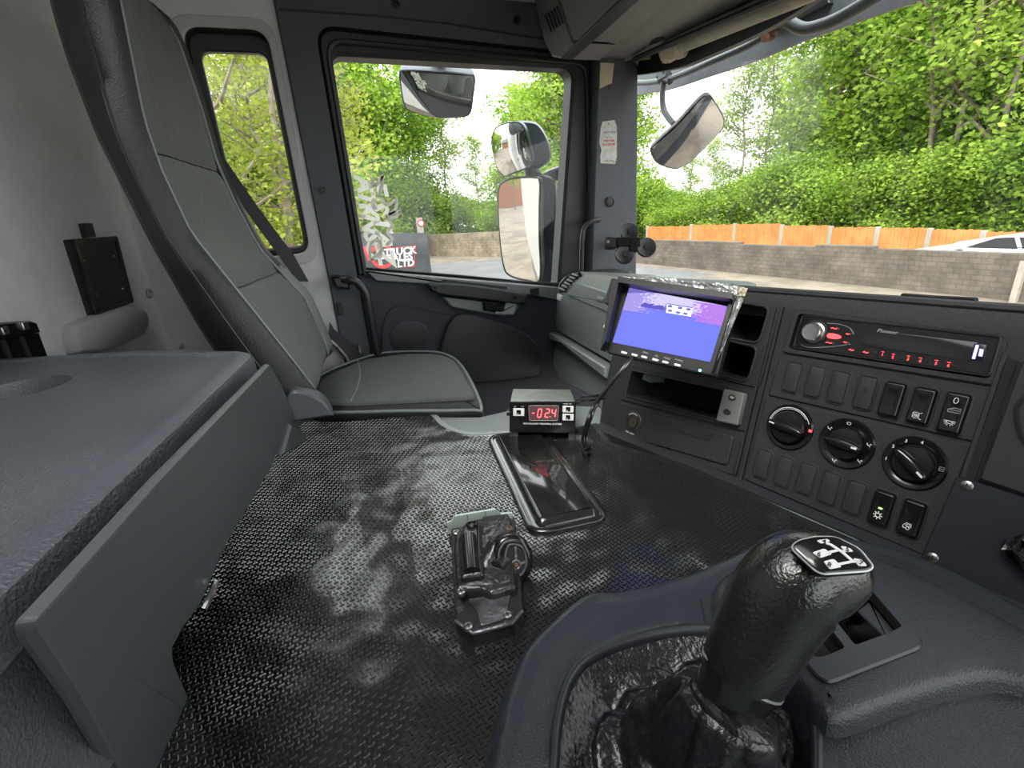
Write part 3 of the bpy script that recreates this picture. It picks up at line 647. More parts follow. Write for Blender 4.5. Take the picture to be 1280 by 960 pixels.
# orange panel fence with concrete posts behind the wall
FX = WX+2.6
fn = thing('panel_fence', 'orange timber panel fence with concrete posts behind the low brick wall', 'fence', (FX, 9, .4))
edges = [(809, 283), (864, 282), (918, 281), (977, 281), (1038, 284), (1097, 285), (1162, 287), (1230, 289), (1300, 292)]
tops = [283, 281, 280, 282, 284, 285, 287, 290]
bots = [303, 303, 303, 305, 306, 313, 313, 313]
FF = Fr((FX, 0, 0), (0, -1, 0), (0, 0, 1), (-1, 0, 0))
for i in range(8):
    xa, xb = edges[i][0], edges[i+1][0]
    ua = FF.uv(xa, 290)[0]; ub = FF.uv(xb, 290)[0]; zt = FF.uv((xa+xb)/2, tops[i])[1]; zb = .30
    nb = 12; w = (ub-ua-.12)/nb; m = M()
    for k in range(nb):
        u = ua+.06+k*w; m.box(FF, u, zb, u+w*.96, zt+.012*sin(k*2.3+i), -.02, .012 if k % 2 else 0, 0)
    m.box(FF, ua+.05, zt-.08, ub-.05, zt-.02, -.05, -.02, 0).box(FF, ua+.05, zb+.1, ub-.05, zb+.16, -.05, -.02, 0)
    obj('fence_panel', m, MT['orange_wood'], fn, smooth=0)
    obj('fence_post', M().box(FF, ua-.06, .2, ua+.06, zt+.04, -.06, .05, .01), MT['concrete'], fn)
# leaning post in front of the wall
obj('leaning_post', M().tube([hz(1266, 378, .0)+V((0, 0, -.05)), hx(1281, 326, (hz(1266, 378, .0)).x+.1)], .07, 4), MT['concrete'], smooth=0, label='pale post leaning against the right end of the brick wall', cat='post')
# white car parked between wall and fence
cx = WX+1.35
def prof_at(yy, z): return (cx, yy, z)
car = thing('car', 'white estate car seen over the brick wall at the right', 'car', (cx, 3.6, 0.12))
sideF = Fr((cx-.75, 0, 0), (0, -1, 0), (0, 0, 1), (-1, 0, 0))
y0 = -sideF.uv(1128, 318)[0]                          # nose
u0 = sideF.uv(1165, 312)[0]; zroof = sideF.uv(1262, 294)[1]; zb = sideF.uv(1200, 312)[1]
ur = sideF.uv(1262, 294)[0]
body = crv2([(u0-.9, .35), (u0-.95, zb-.28), (u0-.6, zb-.10), (u0-.02, zb), (u0+2.9, zb+.03), (u0+3.3, zb-.1), (u0+3.3, .35)], 5)
R = [[Fr(sideF.o, sideF.U, sideF.V, sideF.N).p(a, b, n) for a, b in (inset(ccw(body), .05) if n in (-1.6, 0) else ccw(body))] for n in (-1.6, -1.5, -.1, 0)]
obj('body', M().rings(R, True, True, True), MT['car_paint'], car)
cab = [(u0+.05, zb-.02), (u0+.35, zb+.14), (ur-.25, zroof-.03), (ur, zroof), (ur+1.2, zroof-.02), (ur+1.7, zb+.05), (ur+1.8, zb-.02)]
R = [[sideF.p(a, b-(.0), n) for a, b in (inset(ccw(cab), .06) if n in (-1.45, -.15) else ccw(cab))] for n in (-1.45, -1.35, -.25, -.15)]
obj('roof', M().rings(R, True, True, True), MT['car_paint'], car)
gl = [(u0+.55, zb+.03), (ur-.28, zroof-.07), (ur+.02, zroof-.05), (ur+.12, zb+.03)]
obj('side_window', M().stack(sideF, gl, [(0, -.2), (0, -.145)]), MT['car_glass'], car, smooth=0)
obj('side_window', M().stack(sideF, [(ur+.2, zb+.03), (ur+.1, zroof-.05), (ur+1.1, zroof-.07), (ur+1.4, zb+.03)], [(0, -.2), (0, -.145)]), MT['car_glass'], car, smooth=0)
obj('wing_mirror', M().box(sideF, u0+.45, zb, u0+.62, zb+.10, -.1, .06, .02), MT['car_paint'], car)
for k in (.1, 2.5): obj('wheel', M().lathe(sideF.at(u0-.0+k, .35), [(.2, -.2), (.32, -.18), (.32, -.01), (.2, 0), (.18, -.03)], 24), MT['rubber'], car)

# sales board by the road
bp_ = hy(497, 318, 11.5); BF = Fr((0, 11.5, 0), (1, -.06, 0), (0, 0, 1), (0, -1, 0))
bd = thing('sales_board', 'dark roadside board with red crest and white truck sales lettering', 'sign', BF.p(*BF.uv(500, 345)))
obj('board', M().stack(BF, [BF.uv(*p) for p in [(452, 292), (533, 291), (541, 352), (452, 352)]], [(0, -.05), (0, 0)]), MT['sign_board'], bd, smooth=0)
for q in (462, 530): obj('board_post', M().box(BF, BF.uv(q, 300)[0]-.03, 0, BF.uv(q, 300)[0]+.03, BF.uv(q, 335)[1], -.12, -.05, 0), MT['bark'], bd)
tx = M(); u_ = BF.uv
sz = u_(500, 312)[1]-u_(500, 322)[1]
for s, p, q in [('TRUCK', (500, 314.5), 1.25), ('SALES', (500, 322), 1.25), ('LTD', (507, 329.5), 1.2)]: obj('lettering', text(M(), s, BF, *u_(*p), sz*q, h=.006, bold=.03, sx=1.0, shear=.1), MT['white_print'], bd, smooth=0, recalc=False, label='white lettering '+s)
fr_ = M(); fr_.strip(BF, [u_(*p) for p in [(492, 310), (519, 307.5), (518, 333), (494, 333.5)]], .02, 0, .006)
cc = u_(478, 320)
def arc(c, r, a0, a1, w, n=16): fr_.strip(BF, [(c[0]+r*cos(radians(a0+(a1-a0)*k/n)), c[1]+r*sin(radians(a0+(a1-a0)*k/n))) for k in range(n+1)], w, 0, .006)
arc(cc, .23, 35, 150, .07); arc(cc, .23, 200, 320, .07); fr_.strip(BF, [u_(455, 308), u_(462, 326)], .07, 0, .006); fr_.strip(BF, [u_(484, 320), u_(492, 320)], .03, 0, .006)
obj('red_crest', fr_, MT['red_sign'], bd, smooth=0, recalc=False, label='red open ring crest and border')
tx = M(); text(tx, 'C', BF, cc[0]-.02, cc[1], .2, h=.008, bold=.03); obj('crest_letter', tx, MT['white_print'], bd, smooth=0, recalc=False)
rp = thing('road_sign', 'grey post with small round red and white sign behind the board', 'sign', hy(526, 322, 20))
RF = side(20.)
obj('post', M().box(RF, RF.uv(522, 290)[0], 0, RF.uv(530, 290)[0], RF.uv(526, 272)[1], -.1, 0, .01), MT['concrete'], rp)
ct = RF.uv(526, 279); r_ = RF.uv(530, 279)[0]-ct[0]
obj('sign_disc', M().lathe(RF.at(*ct, .0), [(r_*1.1, 0), (r_*1.1, .02)], 20), MT['red_sign'], rp); obj('sign_face', M().lathe(RF.at(*ct, .02), [(r_*.7, 0), (r_*.7, .006)], 20), MT['white_print'], rp)
# the truck's own body behind the cab (seen only in the mirrors) and a house down the road
TB = thing('truck_body', 'white box body of the truck behind the cab, seen in the door mirror', 'truck body', (-4, .4, .9))
obj('body_panel', M().box(side(1.62), -7.5, .95, -1.0, 3.4, 0, 2.2, .02), MT['truck_white'], TB)
obj('side_guard', M().box(side(1.60), -6.5, .45, -1.6, .8, 0, .04, .01), MT['alu_worn'], TB)
hs = thing('house', 'brick house with slate roof at the end of the lane, seen in the mirror', 'house', (-52, 5, 0))
obj('walls', M().box(flat(0), -56, 0, -48, 11, 0, 5, 0), MT['brick_red'], hs)
obj('roof', M().add([(-57, -.5, 5), (-47, -.5, 5), (-47, 11.5, 5), (-57, 11.5, 5), (-52, -.5, 8.5), (-52, 11.5, 8.5)], [[0, 1, 4], [1, 2, 5, 4], [2, 3, 5], [3, 0, 4, 5]]), MT['roof_slate'], hs, smooth=0)

# ------------------------------------------------------------------ trees
def leafmesh(name, pts, size, flatten=.5):
    n = len(pts); rng = RNG
    a = rng.normal(size=(n, 3)); a[:, 2] *= flatten; a /= np.linalg.norm(a, axis=1)[:, None]
    b = rng.normal(size=(n, 3)); b -= a*(a*b).sum(1)[:, None]; b /= np.linalg.norm(b, axis=1)[:, None]
    s = size*rng.uniform(.6, 1.3, size=(n, 1)); c = np.array(pts)
    v = np.empty((n, 4, 3)); v[:, 0] = c-a*s*.5; v[:, 1] = c+b*s*.30+a*s*.05; v[:, 2] = c+a*s*.5; v[:, 3] = c-b*s*.30+a*s*.05
    me = bpy.data.meshes.new(name); me.vertices.add(n*4); me.vertices.foreach_set('co', v.reshape(-1).astype(np.float32))
    me.loops.add(n*4); me.loops.foreach_set('vertex_index', np.arange(n*4, dtype=np.int32))
    me.polygons.add(n); me.polygons.foreach_set('loop_start', np.arange(0, n*4, 4, dtype=np.int32)); me.polygons.foreach_set('loop_total', np.full(n, 4, dtype=np.int32))
    me.update(calc_edges=True); return me
def make_tree(name, label, H, R, hb, nleaf, lsize, lmat, stems=1, limbs=18, spread=.8, lean=(0, 0), sig=.35, twig=5, rtrunk=.16, group='trees beyond the road and fence'):
    root = thing(name, label, 'tree', (0, 0, 0), group)
    m = M(); tips = []
    for s_ in range(stems):
        a0 = 2*pi*s_/max(stems, 1)+random.random(); ox, oy = (cos(a0)*.3*(stems > 1), sin(a0)*.3*(stems > 1))
        tl = V((lean[0]+cos(a0)*R*.35*(stems > 1), lean[1]+sin(a0)*R*.35*(stems > 1), H*random.uniform(.82, 1)))
        tp = [V((ox, oy, -.2))]
        for k in range(1, 9):
            t = k/8; tp.append(V((ox, oy, 0))+tl*t+V((random.gauss(0, .12), random.gauss(0, .12), 0))*(t*H*.12))
        m.tube(tp, lambda t: rtrunk*(1-.88*t)/sqrt(stems), 7, smooth=2)
        for l in range(limbs//stems):
            t = hb+(1-hb)*((l+random.random())/(limbs//stems)); i = min(int(t*8), 7); p = tp[i]+(tp[i+1]-tp[i])*(t*8-i)
            env = R*(sin(pi*min(1, max(.06, (t-hb*.6)/(1-hb*.6)))**.8)**.6)*random.uniform(.6, 1.05)
            a = random.random()*2*pi; e = radians(random.uniform(15, 50)); d = V((cos(a)*cos(e), sin(a)*cos(e), sin(e)))
            bp = [p]; q = p.copy(); dd = d.copy()
            for k in range(5):
                dd = (dd+V((random.gauss(0, .16), random.gauss(0, .16), random.gauss(.03, .1)))).normalized(); q = q+dd*env/5; bp.append(q.copy())
            m.tube(bp, lambda t: .055*(1-.8*t)*rtrunk/.16, 5)
            for j in range(twig):
                k = random.randint(1, 5); a = random.random()*2*pi; dd = V((cos(a), sin(a), random.uniform(-.2, .7))).normalized()*env*random.uniform(.18, .42)
                e1 = bp[k]+dd; m.tube([bp[k], bp[k]+dd*.5+V((0, 0, .05)), e1], lambda t: .016*(1-.6*t), 4); tips += [bp[k]+dd*.5, e1, bp[k]+dd*.8]
            tips += [bp[3], bp[4], bp[5]]
    obj('trunk', m, MT['bark'], root, smooth=60, recalc=False)
    T = np.array([tuple(t) for t in tips]); idx = RNG.integers(0, len(T), nleaf); pts = T[idx]+RNG.normal(size=(nleaf, 3))*np.array([sig, sig, sig*.7])
    pts = pts[pts[:, 2] > .3]
    me = leafmesh('foliage', pts, lsize); me.materials.append(MT[lmat]); o = bpy.data.objects.new('foliage', me); COL.objects.link(o); o.parent = root; o['kind'] = 'stuff'
    return root
def ground_at(px, dist):
    h = FW.copy(); h.z = 0; r = ray(px, 269-.077*(px-640)); r.z = 0; r.normalize(); return V((r.x*dist, r.y*dist, 0))
protos = {
 'broad': make_tree('broadleaf_tree', None, 11, 4.6, .12, 34000, .20, 'leaf_bright', limbs=44, sig=.42, twig=7, rtrunk=.2),
 'slim': make_tree('slender_tree', None, 11, 2.3, .22, 5200, .17, 'leaf_soft', limbs=26, sig=.30, twig=4, rtrunk=.10),
 'multi': make_tree('multi_stem_tree', None, 12.5, 4.2, .28, 13000, .18, 'leaf_mid', stems=5, limbs=40, sig=.36, twig=5, rtrunk=.22),
 'bush': make_tree('bush', None, 3.6, 2.5, .02, 15000, .17, 'leaf_mid', stems=3, limbs=27, sig=.38, twig=4, rtrunk=.10),
 'yellow': make_tree('young_leaf_tree', None, 11, 3.4, .15, 6500, .16, 'leaf_yellow', stems=2, limbs=34, sig=.28, twig=5, rtrunk=.18),
}
KL = {'broad': ('broad bright green tree', 'trees with dense bright crowns'), 'slim': ('thin airy tree with sparse leaves', 'slender airy trees'), 'multi': ('tree with several bare leaning stems', 'many-stemmed trees'), 'bush': ('rounded green bush', 'bushes along the boundary'), 'yellow': ('tree with fresh yellow green leaves', 'trees in young leaf')}
used = set(); PLACED = []
def put(kind, px, dist, sc, where, rot=None, sz=None):
    src = protos[kind]
    o = src if kind not in used else copy_tree(src)
    used.add(kind); o.location = ground_at(px, dist); o.rotation_euler = (0, 0, random.random()*6.28 if rot is None else rot); s = sc*random.uniform(.95, 1.05); o.scale = (s, s, sz or s)
    o['label'] = KL[kind][0]+' '+where; o['group'] = KL[kind][1]; PLACED.append((kind, where, px, dist, o)); return o
RW_ = 'seen through the windscreen above the orange fence'; LW = 'seen through the passenger door window'; QW = 'seen through the small rear quarter window'
def dist_x(px, X): v = ground_at(px, 1.0); return X/v.x
for k, px, X, sc in [('broad', 1075, 21, .95), ('broad', 1160, 21.5, .95), ('broad', 1245, 20.5, 1.0), ('broad', 1330, 21, 1.0), ('broad', 1010, 26, .72)]: put(k, px, dist_x(px, X), sc, RW_)
for k, px, X, sc in [('multi', 1190, 18.6, .95), ('multi', 1262, 18.4, 1.0), ('multi', 1120, 25, 1.0)]: put(k, px, dist_x(px, X), sc, RW_)
for k, px, X, sc in [('slim', 925, 20, .85), ('slim', 955, 22, .9), ('slim', 890, 21, .55), ('slim', 985, 21, 1.0), ('slim', 862, 22, .5), ('slim', 790, 21, 1.0), ('slim', 1035, 19.5, 1.05)]: put(k, px, dist_x(px, X), sc, RW_)
for px, X, sc in [(800, 19, .95), (835, 19, .75), (870, 19, .62), (905, 19, .66), (940, 19, .75), (975, 18.5, .8), (1010, 18.5, .9), (1055, 18.3, .85), (1110, 18.3, .8), (1170, 18.2, .75), (1240, 18.2, .8), (1310, 18.2, .8)]: put('bush', px, dist_x(px, X), sc, RW_)
for a in [('broad', 455, 37, 1.45), ('broad', 505, 41, 1.15), ('broad', 692, 39, 1.15), ('broad', 400, 38, 1.5), ('broad', 745, 36, 1.25), ('slim', 563, 42, 1.0), ('slim', 600, 44, .8), ('slim', 655, 43, 1.15), ('slim', 535, 41, 1.25), ('multi', 720, 34, 1.1)]: put(*a, LW)
for px, d, s in [(445, 36, 1.3), (485, 39, 1.4), (525, 40, 1.2), (560, 41, .95), (595, 41, .85), (630, 38, 1.0), (670, 38, 1.5), (715, 34, 1.4), (745, 33, 1.3)]: put('bush', px, d, s, LW)
for a in [('yellow', 330, 15, 1.0), ('yellow', 365, 20, .9), ('yellow', 290, 19, .8), ('yellow', 385, 16, .75), ('yellow', 345, 24, .9)]: put(*a, QW)
for px, d, s in [(300, 22, 1.4), (340, 22, 1.4), (380, 24, 1.4)]: put('bush', px, d, s, QW)
# trees behind the lorry, seen in the door mirrors only
for i, (x, y, k, s) in enumerate([(-15, 10, 'broad', .8), (-24, 11, 'broad', .9), (-34, 11, 'broad', 1), (-40, 2, 'slim', 1.0)]):
    o = put(k, 640, 5, s, 'behind the lorry seen in mirrors'); o.location = (x, y, 0)

ORD = ['leftmost', 'second from the left', 'third from the left', 'fourth from the left', 'fifth from the left', 'sixth from the left', 'seventh from the left', 'eighth from the left', 'ninth from the left', 'tenth from the left', 'eleventh from the left', 'twelfth from the left', 'thirteenth from the left', 'fourteenth from the left']
SHORT = {'broad': 'broad green trees', 'slim': 'thin airy trees', 'multi': 'trees with leaning bare stems', 'bush': 'rounded bushes', 'yellow': 'yellow green trees'}
for kk in set((a, b) for a, b, *_ in PLACED):
    L = sorted([q for q in PLACED if (q[0], q[1]) == kk], key=lambda q: (q[2], q[3]))
    for i, q in enumerate(L):
        wh = {RW_: 'behind the orange fence', LW: 'in the door window', QW: 'in the rear quarter window'}.get(q[1], q[1])
        if len(L) > 1: q[4]['label'] = ORD[i]+' of the '+SHORT[kk[0]]+' '+wh
        else: q[4]['label'] = KL[kk[0]][0]+' '+wh
wpr = thing('wiper_blade', 'black wiper arm tip lying at the foot of the windscreen', 'wiper', hx(1170, 375, 1.12))
obj('blade', M().tube([hx(1128, 371, 1.12), hx(1165, 374, 1.12), hx(1220, 377, 1.12)], .008, 8), MT['rubber'], wpr)
obj('arm', M().tube([hx(1140, 375, 1.13), hx(1215, 381, 1.12), hx(1330, 395, 1.12)], .006, 8), MT['satin_black'], wpr)

# ================================================================== ENGINE TUNNEL, MAT AND HATCH
TZ = 1.93
Z0 = flat(TZ)
tun = [(-.66, -.1), (-.66, -.78), (.78, -.78), (.74, .2), (.62, .60)] + [Z0.uv(*p) for p in [(770, 570), (752, 506), (700, 504), (635, 511), (599, 519), (520, 519), (440, 521), (378, 533)]] + [(-.35, 1.05), (-.42, 1.05)]
tn = thing('engine_tunnel', 'broad grey engine cover between the seats under the rubber mat', 'engine cover', (0, .4, 1.3))
obj('cover', M().stack(Z0, tun, [(0, -.62), (0, -.012), (.006, -.003), (.014, 0)]), MT['trim_light'], tn)
matp = [Z0.uv(*p) for p in crv2([(372, 530), (415, 523), (458, 517), (500, 515), (530, 516), (543, 522), (554, 533), (570, 541), (590, 545), (615, 544), (650, 541), (700, 538), (745, 530)], 4, False)]
matp += [Z0.uv(*p) for p in [(765, 556), (860, 584), (1000, 648), (1110, 696), (1290, 790), (1290, 900), (960, 860), (640, 1000), (400, 1250)]] + [(-.40, .0), (-.40, .95), (-.15, 1.04)]
MH = .005
mt_ = obj('rubber_mat', M().stack(Z0, matp, [(0, 0), (0, MH-.0015), (.0015, MH)]), MT['mat_rubber'], label='black checker-tread rubber mat laid over the engine cover', cat='mat', smooth=0)
obj('mat_border', M().strip(Z0, [p for p in matp[:49]], .012, MH, MH+.0008), MT['trim_light'], mt_)
hatch = rnd([Z0.uv(*p) for p in [(608, 550), (681, 541), (765, 655), (664, 677)]], [.03, .03, .025, .03], 8)
keep = [Z0.uv(*p) for p in [(609, 549), (681, 541), (764, 656), (664, 677)]]
vb = [Z0.uv(*p) for p in [(553, 640), (655, 640), (657, 790), (570, 798)]]
vs_, fs_ = [], []
pitch = .0062; L_, Wd, Hh = .0062, .0017, .0013
bnd = inset(ccw(matp), .012)
xs = [p[0] for p in matp]; ys = [p[1] for p in matp]
ci = int((max(xs)-min(xs))/pitch); cj = int((max(ys)-min(ys))/pitch); ra_ = radians(14)
for i in range(-5, ci+60):
    for j in range(-60, cj+30):
        ax_ = min(xs)+i*pitch; ay_ = min(ys)+j*pitch
        x = ax_*cos(ra_)-ay_*sin(ra_)+.12; y = ax_*sin(ra_)+ay_*cos(ra_)
        if x < -.27 or y < .06 or not inpoly(x, y, bnd) or inpoly(x, y, keep): continue
        if x < -.16 and y < .2: continue
        an = ra_+(pi/2 if (i+j) % 2 else 0); c_, s_ = cos(an), sin(an)
        o = len(vs_); z0 = TZ+MH; z1 = z0+Hh
        for (a, b, z) in [(-.5, -.5, z0), (.5, -.5, z0), (.5, .5, z0), (-.5, .5, z0), (-.40, -.25, z1), (.40, -.25, z1), (.40, .25, z1), (-.40, .25, z1)]:
            a *= L_; b *= Wd*1.15; vs_.append((x+a*c_-b*s_, y+a*s_+b*c_, z))
        fs_ += [[o+4, o+5, o+6, o+7], [o, o+1, o+5, o+4], [o+1, o+2, o+6, o+5], [o+2, o+3, o+7, o+6], [o+3, o, o+4, o+7]]
me = bpy.data.meshes.new('tread'); me.from_pydata([(v[0]-mt_.location.x, v[1]-mt_.location.y, v[2]-mt_.location.z) for v in vs_], [], fs_)
me.materials.append(MT['mat_rubber']); o = bpy.data.objects.new('tread', me); COL.objects.link(o); o.parent = mt_; o['kind'] = 'stuff'
ho = obj('hatch_cover', M().stack(Z0, hatch, [(0, MH-.002), (0, MH+.004), (.002, MH+.006), (.008, MH+.006), (.010, MH+.003), (.014, MH+.003), (.019, MH+.011), (.023, MH+.013)]), MT['hatch_gloss'], smooth=50, label='glossy black rounded hatch cover let into the rubber mat', cat='hatch cover')

# ================================================================== DASHBOARD
FD = Fr((.555, .518, 1.93), (.22, -.975, 0), (.292, .078, .953), (-.93, -.21, .30))
F_ = FD.uv
dash = thing('dashboard', 'black angled centre dashboard with switches, dials and storage pockets', 'dashboard', FD.p(.1, 0, -.1))
outl = [F_(*p) for p in [(779, 366), (786, 350), (930, 360), (1100, 372)]] + [(.50, F_(1280, 386)[1]), (.50, F_(1170, 735)[1]-.004), F_(1170, 735), F_(925, 624), F_(760, 574), F_(747, 566), F_(744, 548), F_(752, 490)]
bm_ = M().stack(FD, rnd(outl, [.01, .012, .02, .02, 0, 0, 0, 0, .01, .01, .02, .03], 4), [(0, -.14), (0, -.012), (.004, -.003), (.012, 0)])
body = obj('dash_body', bm_, MT['fascia_plastic'], dash)
# long top slab down to the windscreen
tp_ = M(); a0, a1 = FD.p(F_(786, 350)[0], F_(786, 350)[1], -.01), FD.p(.50, F_(1280, 386)[1], -.01)
b0, b1 = V((1.02, 1.0, 2.12)), V((1.06, -.5, 2.12))
dn = V((0, 0, -.04)); tp_.add([a0, a1, b1, b0, a0+dn, a1+dn, b1+dn, b0+dn], [[0, 1, 2, 3], [7, 6, 5, 4], [0, 4, 5, 1], [1, 5, 6, 2], [2, 6, 7, 3], [3, 7, 4, 0]])
obj('dash_top', tp_, MT['dark_trim'], dash, smooth=0)
obj('top_edge', M().tube([FD.p(*F_(x, y), -.006) for x, y in [(786, 351), (930, 361), (1100, 373), (1290, 387)]], .006, 8), MT['dark_trim'], dash)
def plate(pts, r=.004, h=.003, name='panel', mt='fascia_plastic', parent=None, base=0):
    return obj(name, M().stack(FD, rnd([F_(*p) for p in pts], r, 4), [(0, base-.002), (0, base+h-.0015), (.0015, base+h)]), MT[mt], parent or dash)
P1 = plate([(800, 362), (978, 383), (950, 486), (792, 448)], .008)
P2 = plate([(787, 454), (947, 490), (933, 540), (777, 500)], .004)
P3 = plate([(776, 503), (931, 543), (917, 594), (765, 545)], .004)
P4 = plate([(994, 386), (1262, 421), (1244, 483), (979, 441)], .006, .004)
P5 = plate([(976, 445), (1243, 487), (1219, 553), (961, 494)], .004)
P6 = plate([(958, 498), (1215, 557), (1163, 697), (931, 599)], .004)
def pocket(host, pts, r, depth):
    P = ccw(rnd([F_(*p) for p in pts], r, 5)); c = M().stack(FD, P, [(0, .02), (0, 0), (.002, -depth)])
    cut(body, c, MT['recess_shade'])
    for h in host: cut(h, M().stack(FD, P, [(0, .02), (0, -.02)]), MT['fascia_plastic'])
pocket([P1], [(905, 376), (962, 386), (949, 428), (893, 418)], .010, .09)
pocket([P1], [(900, 425), (947, 436), (935, 476), (885, 464)], .010, .09)
pocket([P2], [(791, 464), (920, 492), (910, 527), (784, 494)], .006, .07)
pocket([P4], [(1000, 392), (1254, 424), (1238, 474), (987, 436)], .006, .03)
# rims of the two small cubbies
for q in ([(905, 376), (962, 386), (949, 428), (893, 418)], [(900, 425), (947, 436), (935, 476), (885, 464)]):
    A = ccw(rnd([F_(*p) for p in q], .010, 5)); obj('cubby_rim', M().ring(FD, inset(A, -.004), A, .002, .0055, .0015), MT['fascia_plastic'], dash)
A = ccw(rnd([F_(*p) for p in [(791, 464), (920, 492), (910, 527), (784, 494)]], .006, 5)); obj('cubby_rim', M().ring(FD, inset(A, -.003), A, .002, .005, .0012), MT['fascia_plastic'], dash)
# drawer and socket
dr = obj('ashtray_drawer', M().stack(FD, rnd([F_(*p) for p in [(819, 518), (920, 546), (911, 582), (811, 553)]], .006, 5), [(0, .002), (0, .005), (.002, .007)]), MT['fascia_plastic'], dash)
obj('finger_lip', M().strip(FD, crv2([F_(*p) for p in [(838, 525), (840, 532), (848, 537), (885, 549), (891, 547), (893, 541)]], 4, False), .0012, .006, .0085), MT['black_plastic'], dr)
sk = FD.at(*F_(793, 527), .002)
so = obj('power_socket', M().lathe(sk, [(.020, 0), (.020, .002), (.0185, .003), (.0125, .003), (.0125, .005), (.0105, .005), (.0105, -.0), (.0095, -.0015)], 28), MT['black_plastic'], dash)
obj('socket_barrel', M().lathe(sk, [(.0100, .0035), (.0085, .004), (.0080, .001), (.003, .0015), (.002, .003)], 20), MT['brown_socket'], so)
tx = M(); text(tx, 'MAX 180W', FD, *F_(789.5, 541), .0044, h=.0054, rot=-.02); u0, v0 = F_(793, 527)
tx.strip(FD, [(u0+.0155*cos(a), v0+.0155*sin(a)) for a in [radians(60+k*10) for k in range(9)]], .0009, .005, .0055)
obj('socket_lettering', tx, MT['white_print'], so, smooth=0, recalc=False)
# handset module clipped over the long pocket
rem = thing('remote_unit', 'small grey module with two oval buttons clipped beside the long pocket', 'control module', FD.p(*F_(910, 508), 0))
RQ = [F_(*p, .012) for p in [(905, 486), (931, 492), (922, 532), (895, 526)]]
obj('case', M().stack(FD, rnd(RQ, .003, 3), [(0, .003), (0, .012), (.002, .014)]), MT['overhead_plastic'], rem)
for q, s in [((915, 497), 1), ((909, 515), 0)]:
    f = FD.at(*F_(*q, .014), .0135)
    obj('button', M().lathe(f, [(.0068, 0), (.0068, .0012), (.0055, .002), (.002, .0017)], 20, .72), MT['black_plastic'], rem)
tx = M(); text(tx, 'REF', FD, *F_(915, 497, .016), .0045, h=.0160, bold=.02); obj('lettering', tx, MT['white_print'], rem, smooth=0, recalc=False)
# switch blanks and rocker switches
SWW, SWH = .0215, .0435
def swrect(x, y, w=SWW, h=SWH, r=.005): u, v = F_(x, y); return u, v, rr(u-w/2, v-h/2, u+w/2, v+h/2, r, 4)
def frame_ring(P): obj('switch_frame', M().ring(FD, inset(P, -.0016), inset(P, .0006), .001, .0048, .0007), MT['black_plastic'], dash)
for x, y in [(992, 472), (1020, 477.5), (1049, 484.5), (1083, 491.5), (954.5, 580), (981, 589.5), (1009, 598.5), (1038, 610), (1069, 622)]:
    u, v, P = swrect(x, y); frame_ring(ccw(P))
    s = obj('switch_blank', M().stack(FD, inset(ccw(P), .0006), [(0, .001), (0, .0050), (.0012, .0066), (.003, .007)]), MT['fascia_plastic'], dash)
    if x == 1083: obj('blank_hole', M().lathe(FD.at(u, v+.003, .0068), [(.0032, 0), (.003, .0007)], 16), MT['recess_shade'], s)
def icon(lines, u, v, s, parent, mt='white_print', w=.0006, h=.0108, name='symbol'):
    m = M()
    for L in lines:
        P = [(u+a*s, v+b*s) for a, b in L]; m.strip(FD, P, w, h-.0006, h)
    obj(name, m, MT[mt], parent, smooth=0)
def arcl(cx, cy, r, a0, a1, n=10, ry=None): return [(cx+r*cos(radians(a0+(a1-a0)*k/n)), cy+(ry or r)*sin(radians(a0+(a1-a0)*k/n))) for k in range(n+1)]
